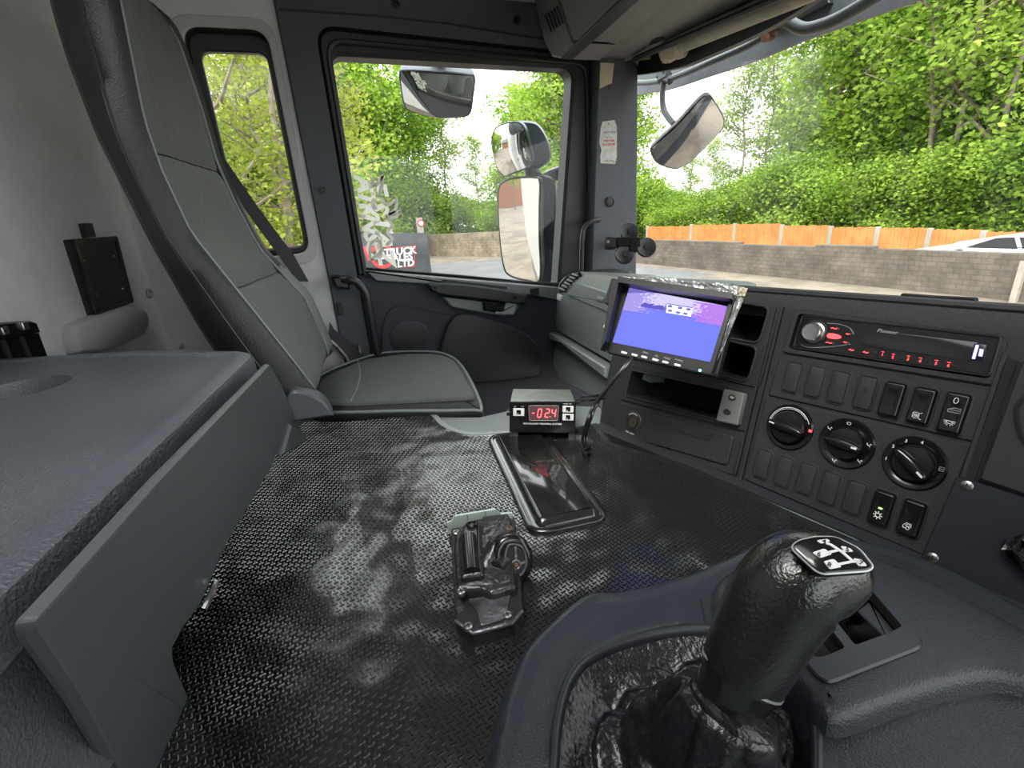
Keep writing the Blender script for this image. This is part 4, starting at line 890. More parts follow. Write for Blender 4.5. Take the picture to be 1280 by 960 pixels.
for k, (x, y) in enumerate([(1117, 499.5), (1154, 507.5), (1194, 516.5), (1104, 634.5), (1141, 647)]):
    hh = .047 if k == 2 else SWH; u, v, P = swrect(x, y, .0225, hh, .004); frame_ring(ccw(P)); P = inset(ccw(P), .0008)
    n = len(P); vm = v
    R = []
    for d, h in [(0, .001), (0, .006), (.0012, .0078), (.0025, .0084)]:
        R.append([FD.p(a, b, h+.0035*abs((b-vm)/(hh/2))**1.5 if h > .002 else h) for a, b in inset(P, d)])
    mid = [FD.p(u+(a-u)*.5, v+(b-v)*.5, .0088) for a, b in P]; R.append(mid); R.append([FD.p(u+(a-u)*.05, v+(b-v)*.05, .0088) for a, b in P])
    s = obj('rocker_switch', M().rings(R, True, True, True), MT['switch_black'], dash, smooth=45)
    if k == 1: icon([[(-1, .7), (-.3, .9), (.4, .7), (.4, -.6), (-.3, -.9), (-1, -.6), (-1, .7)], [(-.7, .4), (-.5, 0), (-.7, -.4)], [(-.35, .5), (-.15, 0), (-.35, -.5)], [(0, .4), (.2, 0), (0, -.4)], [(.5, .7), (1.1, 1)], [(.5, -.7), (1.1, -1)]], u, v-.012, .0042, s, h=.0122)
    if k == 2:
        icon([arcl(0, 0, .55, 0, 360, 14, .9)], u, v+.0145, .0036, s, h=.0125)
        icon([[(-1.2, -.5), (1.2, -.5), (1.2, .6), (-.2, .6), (-1.2, .1), (-1.2, -.5)], [(-.9, .05), (1.1, .05)]], u+.0005, v+.003, .0046, s, 'grey_print', h=.0098)
        icon([[(-1.3, .1), (1.3, .1)], arcl(0, .1, .7, 180, 360, 8)]+[[(.85*cos(radians(a)), .0+.85*sin(radians(a))), (1.25*cos(radians(a)), 1.25*sin(radians(a)))] for a in (200, 225, 250, 290, 315, 340)], u, v-.010, .0042, s, h=.0118)
    if k == 3:
        icon([[(r0*cos(radians(a)), r0*sin(radians(a))), (r1*cos(radians(a)), r1*sin(radians(a)))] for a in range(0, 360, 45) for r0, r1 in [(.5, 1.1)]]+[arcl(0, 0, .55, 0, 360, 16)], u, v-.009, .0046, s, h=.0118, w=.0009)
        obj('green_lamp', M().box(FD, u-.0018, v-.0008, u+.0018, v+.0006, .009, .0102, 0), MT['green_led'], s, label='lit green tell-tale')
    if k == 4: icon([[(-1, -.7), (-1, .2), (-.4, 1), (.9, 1), (.9, -.2)], [(-.5, .2), (-.1, .7), (.5, .7), (.5, .0), (-.5, .2)], arcl(.2, -.55, .45, 0, 360, 10), [(-1, -.7), (-.3, -.7)]], u, v-.010, .0038, s, h=.0118)
# three heater dials
def dial(x, y, xl, xr, kr, ang, name_lbl):
    u, v = F_(x, y); R_ = abs(F_(xr, y)[0]-F_(xl, y)[0])/2*1.02; f = FD.at(u, v, .001, 0)
    d = obj('dial_ring', M().lathe(f, [(R_, 0), (R_, .003), (R_*.94, .0055), (R_*.80, .005), (R_*kr*1.06, .002), (R_*kr, .002)], 40, 1.0, True, True), MT['switch_black'], dash, label=name_lbl)
    k_ = R_*kr; f2 = FD.at(u, v, .003, ang)
    kn = M().lathe(f2, [(k_, 0), (k_, .007), (k_*.93, .009), (k_*.3, .0095)], 32)
    b = crv2([(-k_*.98, -.0035), (-k_*.98, .0035), (-.3*k_, .006), (.3*k_, .006), (k_*.98, .0035), (k_*.98, -.0035), (.3*k_, -.006), (-.3*k_, -.006)], 4)
    kn.stack(f2, b, [(0, .006), (0, .015), (.002, .0175), (.004, .018)])
    ko = obj('dial_knob', kn, MT['gloss_black'], d, smooth=40)
    return u, v, R_, d, f2, k_
u, v, R_, d, f2, k_ = dial(988, 534, 957, 1018, .70, -.10, 'dial with red warm mark')
m = M(); m.strip(FD, [(u+R_*.86*cos(radians(a)), v+R_*.86*sin(radians(a))) for a in range(25, 185, 10)], .0008, .006, .0068); m.strip(FD, [(u+R_*.80*cos(radians(a)), v+R_*.80*sin(radians(a))) for a in range(40, 180, 10)], .0005, .006, .0068)
m.box(f2, -k_*.9, -.0009, -k_*.6, .0009, .017, .0186, 0); obj('dial_marks', m, MT['white_print'], d, smooth=0)
obj('warm_mark', M().box(FD, u+R_*.83, v+.002, u+R_*.95, v+.0055, .0055, .0068, 0), MT['red_glow'], d, smooth=0)
u, v, R_, d, f2, k_ = dial(1059, 554.5, 1022, 1096, .62, -.05, 'dial with airflow symbols')
m = M(); m.box(f2, k_*.6, -.0012, k_*.9, .0012, .017, .0186, 0)
for a in (148, 95, 15, -38, -105):
    cx_, cy_ = u+R_*.80*cos(radians(a)), v+R_*.80*sin(radians(a)); s = .0022
    if a == 95: m.strip(FD, [(cx_+p*s, cy_+q*s) for p, q in [(-1.2, .5), (0, .9), (1.2, .5), (.7, -.6), (-.7, -.6), (-1.2, .5)]], .0005, .006, .0068)
    else: m.strip(FD, [(cx_+p*s, cy_+q*s) for p, q in [(-1.2, .8), (-.6, -.3), (.3, -.3), (.6, -1.1)]], .0008, .006, .0068); m.strip(FD, [(cx_+p*s, cy_+q*s) for p, q in [(.4, .5), (1.3, .3), (.8, .9)]], .0006, .006, .0068)
obj('dial_marks', m, MT['white_print'], d, smooth=0)
u, v, R_, d, f2, k_ = dial(1143.5, 579, 1100, 1187, .64, -.62, 'fan speed dial numbered 1 to 4')
m = M()
for s, a in (('1', 188), ('2', 150), ('3', 118), ('4', 85)): text(m, s, FD, u+R_*.83*cos(radians(a)), v+R_*.83*sin(radians(a)), .0052, h=.0072, bold=.02)
m.box(f2, k_*.55, -.0011, k_*.92, .0011, .017, .0186, 0); obj('dial_marks', m, MT['white_print'], d, smooth=0, recalc=False)
m = M(); s = .0022; cx_, cy_ = u+R_*.82, v+.003
m.strip(FD, [(cx_+p*s, cy_+q*s) for p, q in [(-1, -1), (1, -1), (1, 1), (-1, 1), (-1, -1)]], .0004, .006, .0068); m.strip(FD, [(cx_+p*s, cy_+q*s) for p, q in [(-1, 0), (1, 0)]], .0004, .006, .0068)
obj('recirculation_mark', m, MT['grey_print'], d, smooth=0)
# lower flange with bolts
fl = [F_(*p) for p in [(764, 548), (917, 598), (1162, 702), (1300, 775), (1300, 850), (1170, 737), (925, 626), (762, 574), (748, 566)]]
flg = obj('lower_flange', M().stack(FD, rnd(fl, .003, 3), [(0, -.01), (0, .0), (.003, .003)]), MT['dark_trim'], dash)
obj('flange_edge', M().tube([FD.p(*F_(*p), .004) for p in [(758, 565), (840, 592), (922, 620), (1000, 652), (1095, 698), (1170, 731), (1230, 765), (1300, 815)]], .0022, 8), MT['passenger_dash'], flg)
skp = [(746, 566), (840, 594), (922, 622), (1000, 654), (1095, 700), (1170, 733), (1230, 767), (1300, 817)]
R = []
for p in skp:
    a = FD.p(*F_(*p), .004); b = V((a.x-.010, a.y-.003, TZ+.004)); R.append([a, b, b+V((.03, .01, 0)), a+V((.03, .01, 0))])
obj('skirt', M().rings(R, True, True, True), MT['dark_trim'], dash, smooth=0)
for x, y in [(770, 559), (902, 607), (932, 618.5), (1131, 704), (1184, 727)]:
    obj('bolt', M().lathe(FD.at(*F_(x, y, .004), .003), [(.0068, 0), (.0068, .003), (.0055, .0045), (.0050, .002), (.0032, .002), (.0030, .0036), (.0018, .0036)], 20), MT['satin_black'], flg)
# vertical groove and the driver-side module with its blanking plate
obj('side_groove', M().stack(FD, [F_(*p) for p in [(1262, 447), (1273, 452), (1219, 600), (1206, 600)]], [(0, .001), (0, .003)]), MT['recess_shade'], dash, smooth=0)  # raised near-black strip painted in place of the shaded groove
obj('ridge', M().stack(FD, rnd([F_(*p) for p in [(1254, 440), (1261, 442), (1206, 604), (1198, 604)]], .001, 2), [(0, .001), (0, .0045), (.001, .0055)]), MT['fascia_plastic'], dash)
for a, b in [((980, 384), (927, 602)), ((971, 386), (921, 592))]: obj('ridge', M().strip(FD, [F_(*a), F_(*b)], .003, 0, .0055), MT['fascia_plastic'], dash)
dm = obj('driver_panel', M().stack(FD, rnd([F_(*p) for p in [(1276, 450), (1340, 470), (1340, 640), (1222, 600)]], .006, 4), [(0, -.01), (0, .004), (.004, .008)]), MT['dark_trim'], dash)
vd = [F_(*p) for p in [(1275, 500), (1340, 470), (1340, 570), (1290, 560), (1272, 535)]]
obj('air_vent', M().stack(FD, crv2(vd, 4), [(0, .006), (0, .010), (.003, .011), (.005, .007)]), MT['recess_shade'], dm)
bp_ = obj('blanking_plate', M().stack(FD, rnd([F_(*p) for p in [(1200, 594), (1340, 640), (1340, 800), (1152, 702)]], [.004, 0, 0, .004], 4), [(0, .004), (0, .013), (.0015, .015)]), MT['console_insert'], dash, label='flat dark blanking plate with cross-head screws')
for x, y in [(1209, 607), (1166, 697)]:
    f = FD.at(*F_(x, y, .015), .015); s = obj('plate_screw', M().lathe(f, [(.0055, 0), (.0055, .0012), (.004, .0022), (.001, .0024)], 20), MT['steel'], bp_)
    obj('cross_slot', M().box(f, -.003, -.0005, .003, .0005, .002, .0027, 0).box(f, -.0005, -.003, .0005, .003, .002, .0027, 0), MT['recess_shade'], s, smooth=0)
fo = [F_(*p, .02) for p in [(1252, 681), (1258, 674), (1266, 676), (1272, 670), (1295, 668), (1300, 720), (1275, 712), (1262, 702), (1256, 692)]]
R = []
for d_, h in [(0, .013), (0, .022), (.004, .030), (.010, .034)]:
    R.append([FD.p(a+.0012*noise.noise(V((a*900, b*900, h*50))), b+.0012*noise.noise(V((b*900, a*900, h*90))), h) for a, b in inset(ccw(crv2(fo, 5)), d_)])
obj('torn_grip', M().rings(R, True, True, True), MT['leather'], bp_)

# ------------------------------------------------------------------ car radio
rad = thing('car_radio', 'black car radio with round metal volume knob and red lit keys', 'radio', FD.p(*F_(1120, 430), 0))
c4 = [(1003, 394), (1251, 421), (1236, 470), (991, 434)]
RQ = rnd([F_(*p, .006) for p in c4], .004, 5)
obj('radio_body', M().stack(FD, rnd([F_(*p, .006) for p in c4], .004, 5), [(.0, -.025), (0, .003), (.0015, .005)]), MT['gloss_black'], rad)
A = ccw(RQ); obj('trim_ring', M().ring(FD, inset(A, -.0012), inset(A, .0010), .0, .0062, .0006), MT['satin_black'], rad)
dp = obj('display', M().stack(FD, rnd([F_(*p, .006) for p in [(1082, 412), (1222, 428), (1215, 452), (1076, 432)]], .002, 3), [(0, .004), (0, .0058), (.0005, .006)]), MT['lcd_dark'], rad)
f = FD.at(*F_(1016.5, 415.5, .008), .005)
kn = obj('volume_knob', M().lathe(f, [(.0145, 0), (.0145, .002), (.0125, .003), (.0122, .010), (.0112, .0112), (.006, .0106), (.002, .0108)], 36), MT['brushed'], rad)
obj('knob_collar', M().lathe(f, [(.0175, -.001), (.0172, .0012), (.0150, .0016)], 36), MT['satin_black'], rad)
tx = M(); text(tx, 'Pioneer', FD, *F_(1109, 414.5, .006), .0062, h=.0066, shear=.25, bold=.01, sx=1.15); obj('maker_lettering', tx, MT['silver_plastic'], rad, smooth=0, recalc=False)
for (x, y, w, h) in [(1043, 410.5, .008, .0028), (1036.5, 428.5, .008, .0026), (1060, 417.5, .0042, .0032), (1057, 428, .0045, .0024)]:
    u, v = F_(x, y, .006); b = obj('key', M().stack(FD, rr(u-w/2-.002, v-h/2-.0012, u+w/2+.002, v+h/2+.0012, .001, 3), [(0, .004), (0, .0062), (.0006, .0068)]), MT['switch_black'], rad)
    m = M(); m.strip(FD, [(u-w/2, v-h*.2), (u-w*.2, v+h*.2), (u+w*.1, v-h*.2), (u+w/2, v+h*.2)], .0011, .0066, .0071); obj('lit_symbol', m, MT['red_glow'], b, smooth=0)
u, v = F_(1043, 420.5, .006)
obj('lit_arrow_key', M().stack(FD, crv2([(u-.008, v-.0028), (u-.008, v+.0028), (u+.003, v+.0032), (u+.0085, v), (u+.003, v-.0032)], 3), [(0, .005), (0, .0066), (.0006, .0072)]), MT['red_glow'], rad)
for i, (x, y) in enumerate([(1064, 437.5), (1082, 440.5), (1103, 443.5), (1116, 446.5), (1135, 449), (1150, 451.5), (1170, 454.5), (1185.5, 457)]):
    u, v = F_(x, y, .006); m = M()
    if i < 2: m.strip(FD, [(u-.003, v), (u-.001, v+.0008), (u, v-.0006), (u+.003, v+.0004)], .0012, .0054, .0062)
    else: text(m, str(i-1), FD, u, v, .0048, h=.0062, bold=.02); m.strip(FD, [(u-.002, v+.0038), (u+.001, v+.0038)], .0006, .0056, .0060)
    obj('lit_key_number', m, MT['red_glow'], rad, smooth=0, recalc=False)
for (x, y) in [(1093, 441), (1125, 447.5), (1160, 452.5), (1194, 457.5)]: obj('small_key', M().box(FD, F_(x, y, .006)[0]-.002, F_(x, y, .006)[1]-.0012, F_(x, y, .006)[0]+.002, F_(x, y, .006)[1]+.0012, .004, .0058, .0004), MT['satin_black'], rad)
q = [F_(*p, .006) for p in [(1218, 429), (1234, 431), (1230, 452), (1212, 450)]]
us = obj('usb_port', M().stack(FD, rnd(q, .001, 2), [(0, .004), (0, .0062), (.0006, .0066)]), MT['satin_black'], rad)
q = [F_(*p, .006) for p in [(1220, 431), (1224, 431.5), (1219, 449), (1215, 448.5)]]; obj('lit_edge', M().stack(FD, q, [(0, .0064), (0, .0071)]), MT['violet_glow'], us, smooth=0)
q = [F_(*p, .006) for p in [(1225, 436), (1230, 437), (1228, 446), (1223, 445)]]; obj('lit_slot', M().stack(FD, q, [(0, .0064), (0, .0071)]), MT['violet_glow'], us, smooth=0)
obj('aux_socket', M().lathe(FD.at(*F_(1208.5, 459.5, .006), .005), [(.0022, 0), (.002, .0008)], 14), MT['recess_shade'], rad)
cw = crv2([F_(*p, .006) for p in [(1000, 430), (1010, 434), (1030, 434), (1050, 432), (1063, 430)]], 5, False)
obj('chrome_line', M().strip(FD, cw, .0008, .005, .0062).strip(FD, crv2([F_(*p, .006) for p in [(1034, 404), (1050, 405.5), (1062, 410), (1067, 418)]], 5, False), .0007, .005, .0062), MT['chrome'], rad, smooth=0)

# ------------------------------------------------------------------ reversing monitor
MO = Fr(hd(828, 407, .745), (.5, -.854, -.143), (.416, .102, .903)); 
if MO.N.dot(FW) > 0: MO.N = -MO.N
m_ = MO.uv
mon = thing('reversing_monitor', 'small black reversing camera monitor showing a bluish yard picture', 'monitor', MO.p(0, -.05, -.02))
sq = [m_(*p) for p in [(787, 360), (909, 383), (889, 453), (766, 428)]]
hq = [m_(*p) for p in [(776, 352), (921, 374), (896, 471), (757, 441)]]
obj('case', M().stack(MO, rnd(hq, .006, 4), [(.003, -.026), (0, -.022), (0, -.002), (.002, 0)]), MT['satin_black'], mon)
sr = MO
m = M(); A = ccw(sq); B = ccw(rnd(hq, .006, 4))
scr = obj('screen', M().stack(MO, sq, [(0, -.001), (0, .0012)]), MT['lcd_dark'], mon, smooth=0)
# the picture on the screen is flat print in light: one material, drawn in screen coordinates
sm = bpy.data.materials.new('screen_picture'); sm.use_nodes = True; nt = sm.node_tree; nt.nodes.clear(); MT['screen_picture'] = sm
N_ = nt.nodes.new; Lk = nt.links.new
out = N_('ShaderNodeOutputMaterial'); em = N_('ShaderNodeEmission'); uvn = N_('ShaderNodeUVMap'); sx = N_('ShaderNodeSeparateXYZ'); Lk(uvn.outputs[0], sx.inputs[0])
nz = N_('ShaderNodeTexNoise'); nz.inputs['Scale'].default_value = 28; nz.inputs['Detail'].default_value = 6; Lk(uvn.outputs[0], nz.inputs['Vector'])
nf = N_('ShaderNodeTexNoise'); nf.inputs['Scale'].default_value = 120; nf.inputs['Detail'].default_value = 3; Lk(uvn.outputs[0], nf.inputs['Vector'])
def math_(op, a, b=None, c=None):
    n = N_('ShaderNodeMath'); n.operation = op
    for i, q in enumerate((a, b, c)):
        if q is None: continue
        if isinstance(q, (int, float)): n.inputs[i].default_value = q
        else: Lk(q, n.inputs[i])
    return n.outputs[0]
X_, Y_ = sx.outputs[0], sx.outputs[1]
def mixc(f, a, b):
    n = N_('ShaderNodeMix'); n.data_type = 'RGBA'
    if isinstance(f, (int, float)): n.inputs[0].default_value = f
    else: Lk(f, n.inputs[0])
    for i, q in ((6, a), (7, b)):
        if isinstance(q, tuple): n.inputs[i].default_value = (*q, 1)
        else: Lk(q, n.inputs[i])
    return n.outputs[2]
grd = mixc(math_('MULTIPLY', math_('SUBTRACT', nf.outputs[0], .3), 1.2), (.12, .14, .62), (.22, .25, .80))
hor = math_('SUBTRACT', .74, math_('MULTIPLY', math_('POWER', math_('ABSOLUTE', math_('SUBTRACT', X_, .5)), 2), .55))
sky_ = math_('GREATER_THAN', Y_, hor); colr = mixc(sky_, grd, (.50, .46, .86))
# tree masses left and right, thin hedge line between
tl_ = math_('SUBTRACT', .30, X_); tmask = math_('GREATER_THAN', math_('ADD', math_('MULTIPLY', tl_, .9), math_('MULTIPLY', math_('SUBTRACT', nz.outputs[0], .5), .9)), .06)
tm = math_('MULTIPLY', tmask, math_('GREATER_THAN', Y_, .60)); colr = mixc(tm, colr, mixc(nf.outputs[0], (.05, .04, .25), (.55, .45, .9)))
tr_ = math_('SUBTRACT', X_, .70); t2 = math_('GREATER_THAN', math_('ADD', math_('MULTIPLY', tr_, .9), math_('MULTIPLY', math_('SUBTRACT', nz.outputs[0], .5), .7)), .03)
tm2 = math_('MULTIPLY', math_('MULTIPLY', t2, math_('GREATER_THAN', Y_, .60)), math_('LESS_THAN', Y_, .92)); colr = mixc(tm2, colr, mixc(nf.outputs[0], (.12, .03, .35), (.60, .30, .85)))
hg = math_('MULTIPLY', math_('GREATER_THAN', Y_, .70), math_('LESS_THAN', Y_, math_('ADD', .70, math_('MULTIPLY', nz.outputs[0], .14)))); hg = math_('MULTIPLY', hg, math_('LESS_THAN', math_('ABSOLUTE', math_('SUBTRACT', X_, .33)), .15)); colr = mixc(hg, colr, (.10, .08, .40))
vg = math_('LESS_THAN', math_('ADD', math_('MULTIPLY', math_('SUBTRACT', X_, .5), math_('SUBTRACT', X_, .5)), math_('MULTIPLY', math_('SUBTRACT', Y_, .93), 3)), .16)
colr = mixc(vg, (.13, .12, .40), colr)
Lk(colr, em.inputs[0]); em.inputs[1].default_value = .36; Lk(em.outputs[0], out.inputs[0])
scr.data.materials.clear(); scr.data.materials.append(sm)
uvl = scr.data.uv_layers.new(name='UVMap')
sqc = ccw(sq)                                        # order starts at the first corner of the ccw list
o3 = V(sq[3]+(0,)); ex = V(sq[2]+(0,))-o3; ey = V(sq[0]+(0,))-o3; det = ex.x*ey.y-ex.y*ey.x
sl = WLOC[scr.name]
for lp in scr.data.loops:
    w = scr.data.vertices[lp.vertex_index].co+sl-MO.o; a, b = w.dot(MO.U)-o3.x, w.dot(MO.V)-o3.y
    uvl.data[lp.index].uv = ((a*ey.y-b*ey.x)/det, (ex.x*b-ex.y*a)/det)
# the house in the picture
def sp_(x, y): return m_(x, y)
mat('pic_pale', (.40, .40, .72), .5, emit=.5, emit_col=(.45, .45, .78)); mat('pic_dark', (.03, .04, .16), .5, emit=.25, emit_col=(.06, .08, .35))
pb = M().stack(MO, [sp_(*p) for p in [(834, 380), (866, 385), (864, 396), (833, 391)]], [(0, .001), (0, .0016)])
ph_ = obj('pictured_house', pb, MT['pic_pale'], scr, smooth=0)
pd_ = M()
for x, y in [(838, 383.2), (850.5, 385.2), (861, 387), (838, 388.7), (848, 391), (857, 392.4)]: 
    u, v = m_(x, y); pd_.box(MO, u-.003, v-.0018, u+.003, v+.0018, .0014, .0019, 0)
pd_.strip(MO, [m_(834, 380), m_(866, 385)], .0012, .0015, .002)
pd_.strip(MO, [m_(830, 389), m_(834, 380.5)], .0022, .0012, .0015)
obj('pictured_windows', pd_, MT['pic_dark'], scr, smooth=0)
# keys, led, hood, tape
for x, y in [(780.5, 441), (793.5, 444), (805.5, 446.5), (819.5, 450), (832, 453), (847, 456.5)]:
    u, v = m_(x, y); f = MO.at(u, v, 0, -.0)
    obj('key', M().stack(MO, rnd([(u-.0048, v-.0018), (u+.0048, v-.0018), (u+.0048, v+.0018), (u-.0048, v+.0018)], .0016, 4), [(0, 0), (0, .0018), (.0005, .0024)]), MT['white_key'], mon)
tx = M()
for s, (x, y) in [('MENU', (807, 441)), ('SEL', (821, 445)), ('MODE', (834, 448)), ('POWER', (849, 450.5))]: text(tx, s, MO, *m_(x, y), .0034, h=.0005)
obj('key_lettering', tx, MT['grey_print'], mon, smooth=0, recalc=False)
obj('power_light', M().lathe(MO.at(*m_(875, 463)), [(.0018, 0), (.0016, .0012), (.0005, .0016)], 12), MT['cyan_led'], mon, label='lit cyan power light')
hood = M()
hT = [m_(*p) for p in [(779, 358), (919, 378)]]; e = .022
hood.stack(MO, [m_(*p) for p in [(781, 352), (921, 373), (919, 380), (780, 359)]], [(0, 0), (0, .030)])
hood.stack(MO, [m_(*p) for p in [(772, 357), (781, 352), (763, 430), (757, 440)]], [(0, 0), (0, .022)])
hood.stack(MO, [m_(*p) for p in [(914, 380), (921, 374), (893, 466), (889, 460)]], [(0, 0), (0, .016)])
obj('sun_hood', hood, MT['satin_black'], mon, smooth=0)
hb_ = M(); 
for x in (0, 1, 2): hb_.box(MO, m_(768+x*3, 365)[0]-.003, m_(768, 384)[1], m_(768+x*3, 365)[0]+.002, m_(771, 352)[1], -.004+x*.003, .020, .001)
obj('hood_hinge', hb_, MT['satin_black'], mon)
tp = M()
def crumple(fr, pts, n, hbase, th, seed, amp=.004):
    A, B, C_, D = [V(fr.uv(*p)+(0,)) for p in pts]; R0, R1 = [], []; m = M(); k = 5
    top = [[None]*(k+1) for _ in range(n+1)]
    for i in range(n+1):
        for j in range(k+1):
            s, t = i/n, j/k; q = (A*(1-s)+B*s)*(1-t)+(D*(1-s)+C_*s)*t; nn = noise.noise(V((s*7+seed, t*3, seed)))+.5*noise.noise(V((s*19, t*8+seed, 1)))
            ej = .003*noise.noise(V((s*14, t*5, seed+4))) if j in (0, k) else 0
            top[i][j] = fr.p(q.x, q.y+ej, hbase+amp*nn)
    vs = [p for r in top for p in r]+[p-fr.N*th for r in top for p in r]; o = (n+1)*(k+1); fs = []
    for i in range(n):
        for j in range(k):
            a = i*(k+1)+j; fs += [[a, a+1, a+k+2, a+k+1], [a+o, a+k+1+o, a+k+2+o, a+1+o]]
    m.add(vs, fs); return m
topF = Fr(MO.p(0, m_(850, 360)[1]+.003, 0), MO.U, -MO.N, MO.V)
t1_ = crumple(MO, [(783, 346), (925, 359), (922, 375), (781, 354)], 26, .012, .0008, 3)
obj('silver_tape', t1_, MT['tape_silver'], mon, smooth=0)
t2_ = crumple(MO, [(916, 372), (932, 372), (901, 445), (893, 462)], 12, .006, .0008, 9); obj('silver_tape', t2_, MT['tape_silver'], mon, smooth=0)
obj('torn_tape', crumple(MO, [(919, 359), (936, 362), (932, 372), (922, 372)], 6, .008, .0008, 5), MT['masking_tape'], mon, smooth=0)
obj('tape_flap', crumple(MO, [(753, 406), (757, 402), (761, 418), (756, 420)], 4, -.004, .0008, 2, .002), MT['masking_tape'], mon, smooth=0)
obj('bracket', M().tube([MO.p(.0, -.02, -.02), MO.p(.0, -.03, -.06), FD.p(*F_(850, 420), 0)], .010, 10), MT['satin_black'], mon)

# ------------------------------------------------------------------ passenger side of the dash
PD = Fr((.69, 1.42, 2.13), (-.19, -.98, 0), (.13, -.02, .99), (-1, 0, 0)); p_ = PD.uv
pdash = thing('passenger_dash', 'grey green passenger dash with vent and locker flap beside the door', 'dashboard', PD.p(.2, -.3, 0))
ol = [p_(*p) for p in [(697, 352), (703, 344), (716, 339), (745, 340), (800, 346), (800, 478), (764, 457), (693, 414), (694, 380)]]
obj('upper_body', M().stack(PD, rnd(ol, [.01, .02, .02, 0, 0, 0, 0, .01, .01], 5), [(.004, -.26), (0, -.24), (0, -.02), (.006, -.005), (.016, 0)]), MT['passenger_dash'], pdash)
fp = rnd([p_(*p, .003) for p in [(710, 370), (719, 352), (800, 378), (800, 408)]], .008, 4)
fl_ = obj('locker_flap', M().stack(PD, fp, [(0, -.004), (0, .002), (.003, .005)]), MT['passenger_dash'], pdash)
obj('flap_button', M().stack(PD, rnd([p_(*p, .006) for p in [(747, 370), (755, 372), (754, 378), (746, 377)]], .004, 4), [(0, .004), (0, .007), (.0015, .008)]), MT['passenger_dash'], fl_)
va = [p_(*p, .0) for p in [(700, 366), (702, 354), (712, 343), (727, 341), (713, 351), (707, 364)]]
vn = obj('air_vent', M().stack(PD, rnd(va, .004, 3), [(0, -.002), (0, .004), (.0015, .006), (.004, .006), (.006, .003)]), MT['recess_shade'], pdash)
for k in range(6):
    x = 704+k*3.3; y = 361-k*3.6
    obj('louvre', M().box(PD, p_(x-2, y)[0], p_(x, y)[1]-.003, p_(x+5, y)[0], p_(x, y)[1]+.002, .003, .009, .0008), MT['passenger_dash'], vn)
obj('vent_wheel', M().box(PD, *p_(698, 374), *p_(704, 370), -.002, .006, .001), MT['white_key'], pdash)
obj('speaker_lid', M().stack(flat(2.155), crv2([flat(2.16).uv(*p) for p in [(730, 347), (745, 342), (770, 341), (790, 345), (780, 351), (750, 353)]], 4), [(0, .0), (0, .014), (.006, .018), (.02, .017)]), MT['dark_trim'], pdash)
sl_ = [p_(*p, .0) for p in [(692, 415), (764, 459), (764, 473), (708, 430), (692, 424)]]
obj('lower_rail', M().stack(PD, rnd(sl_, .003, 3), [(0, -.1), (0, .012), (.003, .016)]), MT['door_top'], pdash)
lp_ = [p_(*p, -.02) for p in [(693, 420), (764, 468), (764, 505), (745, 497), (700, 475), (692, 450)]]
obj('lower_panel', M().stack(PD, lp_, [(0, -.15), (0, -.02), (.004, -.014)]), MT['passenger_dash'], pdash)
obj('key_slot', M().lathe(PD.at(*p_(707, 432, .0), -.012), [(.006, 0), (.005, .002)], 12), MT['recess_shade'], pdash)

# ================================================================== PASSENGER SEAT
def lerp(tab, z):
    if z <= tab[0][0]: return tab[0][1]
    for (a, u), (b, v) in zip(tab, tab[1:]):
        if z <= b: return u+(v-u)*(z-a)/(b-a)
    return tab[-1][1]
XF = [(1.98, -.015), (2.08, -.035), (2.2, -.078), (2.32, -.128), (2.42, -.155), (2.5, -.168), (2.6, -.172), (2.68, -.178), (2.72, -.186)]     # front face
XN = [(1.98, -.03), (2.07, -.045), (2.16, -.085), (2.26, -.130), (2.36, -.176), (2.45, -.192), (2.52, -.197), (2.66, -.190), (2.72, -.190)]
XR = [(1.98, -.005), (2.08, -.015), (2.2, -.040), (2.32, -.112), (2.42, -.14), (2.5, -.155), (2.6, -.158), (2.70, -.165), (2.76, -.185)]
XB = [(1.98, -.14), (2.1, -.17), (2.2, -.20), (2.35, -.235), (2.5, -.262), (2.6, -.272), (2.72, -.275)]                                      # back face
YN = [(1.98, .935), (2.1, .93), (2.3, .925), (2.5, .925), (2.66, .945), (2.72, .965)]
YF = [(1.98, 1.375), (2.1, 1.385), (2.2, 1.375), (2.32, 1.345), (2.45, 1.31), (2.6, 1.29), (2.70, 1.27), (2.72, 1.255)]
BN = [(1.98, .018), (2.72, .018)]; BO = [(1.98, .10), (2.2, .10), (2.34, .07), (2.45, .035), (2.6, .028), (2.72, .028)]                                                                        # bolster width
seat = thing('passenger_seat', 'grey fabric passenger seat with worn black vinyl bolsters and high back', 'seat', (.05, 1.15, 1.3))
def smooth_(t): return t*t*(3-2*t)
def section(z):
    xf, xb, yn, yf, bo, bn = lerp(XF, z), lerp(XB, z), lerp(YN, z), lerp(YF, z), lerp(BO, z), lerp(BN, z); w = yf-yn; pts = []; xn, xr = lerp(XN, z), lerp(XR, z)
    pts += [V((xb, yn+.035, z)), V((xb+.012, yn+.010, z)), V((xb+.035, yn, z)), V(((xn+xb)/2, yn-.004, z)), V((xn-.010, yn-.001, z)), V((xn-.002, yn+bn*.3, z)), V((xn+.004, yn+bn*.6, z)), V((xn+.003, yn+bn*.8, z)), V((xn-.002, yn+bn, z))]
    for k in range(1, 8): pts.append(V((xn+(xr-xn)*k/8-.010, yn+bn+(w-bo-bn)*k/8, z)))
    xf = xr
    pts += [V((xf-.002, yf-bo, z)), V((xf+.006, yf-bo*.8, z)), V((xf+.012, yf-bo*.5, z)), V((xf+.006, yf-bo*.25, z)), V((xf-.012, yf-.004, z)), V(((xf+xb)/2, yf, z)), V((xb+.02, yf-.01, z)), V((xb, yf-.04, z))]
    return pts
zs = [2.05+.02*i for i in range(34)]
R = [section(z) for z in zs]
top = R[-1]; c_ = sum(top, V((0, 0, 0)))/len(top)
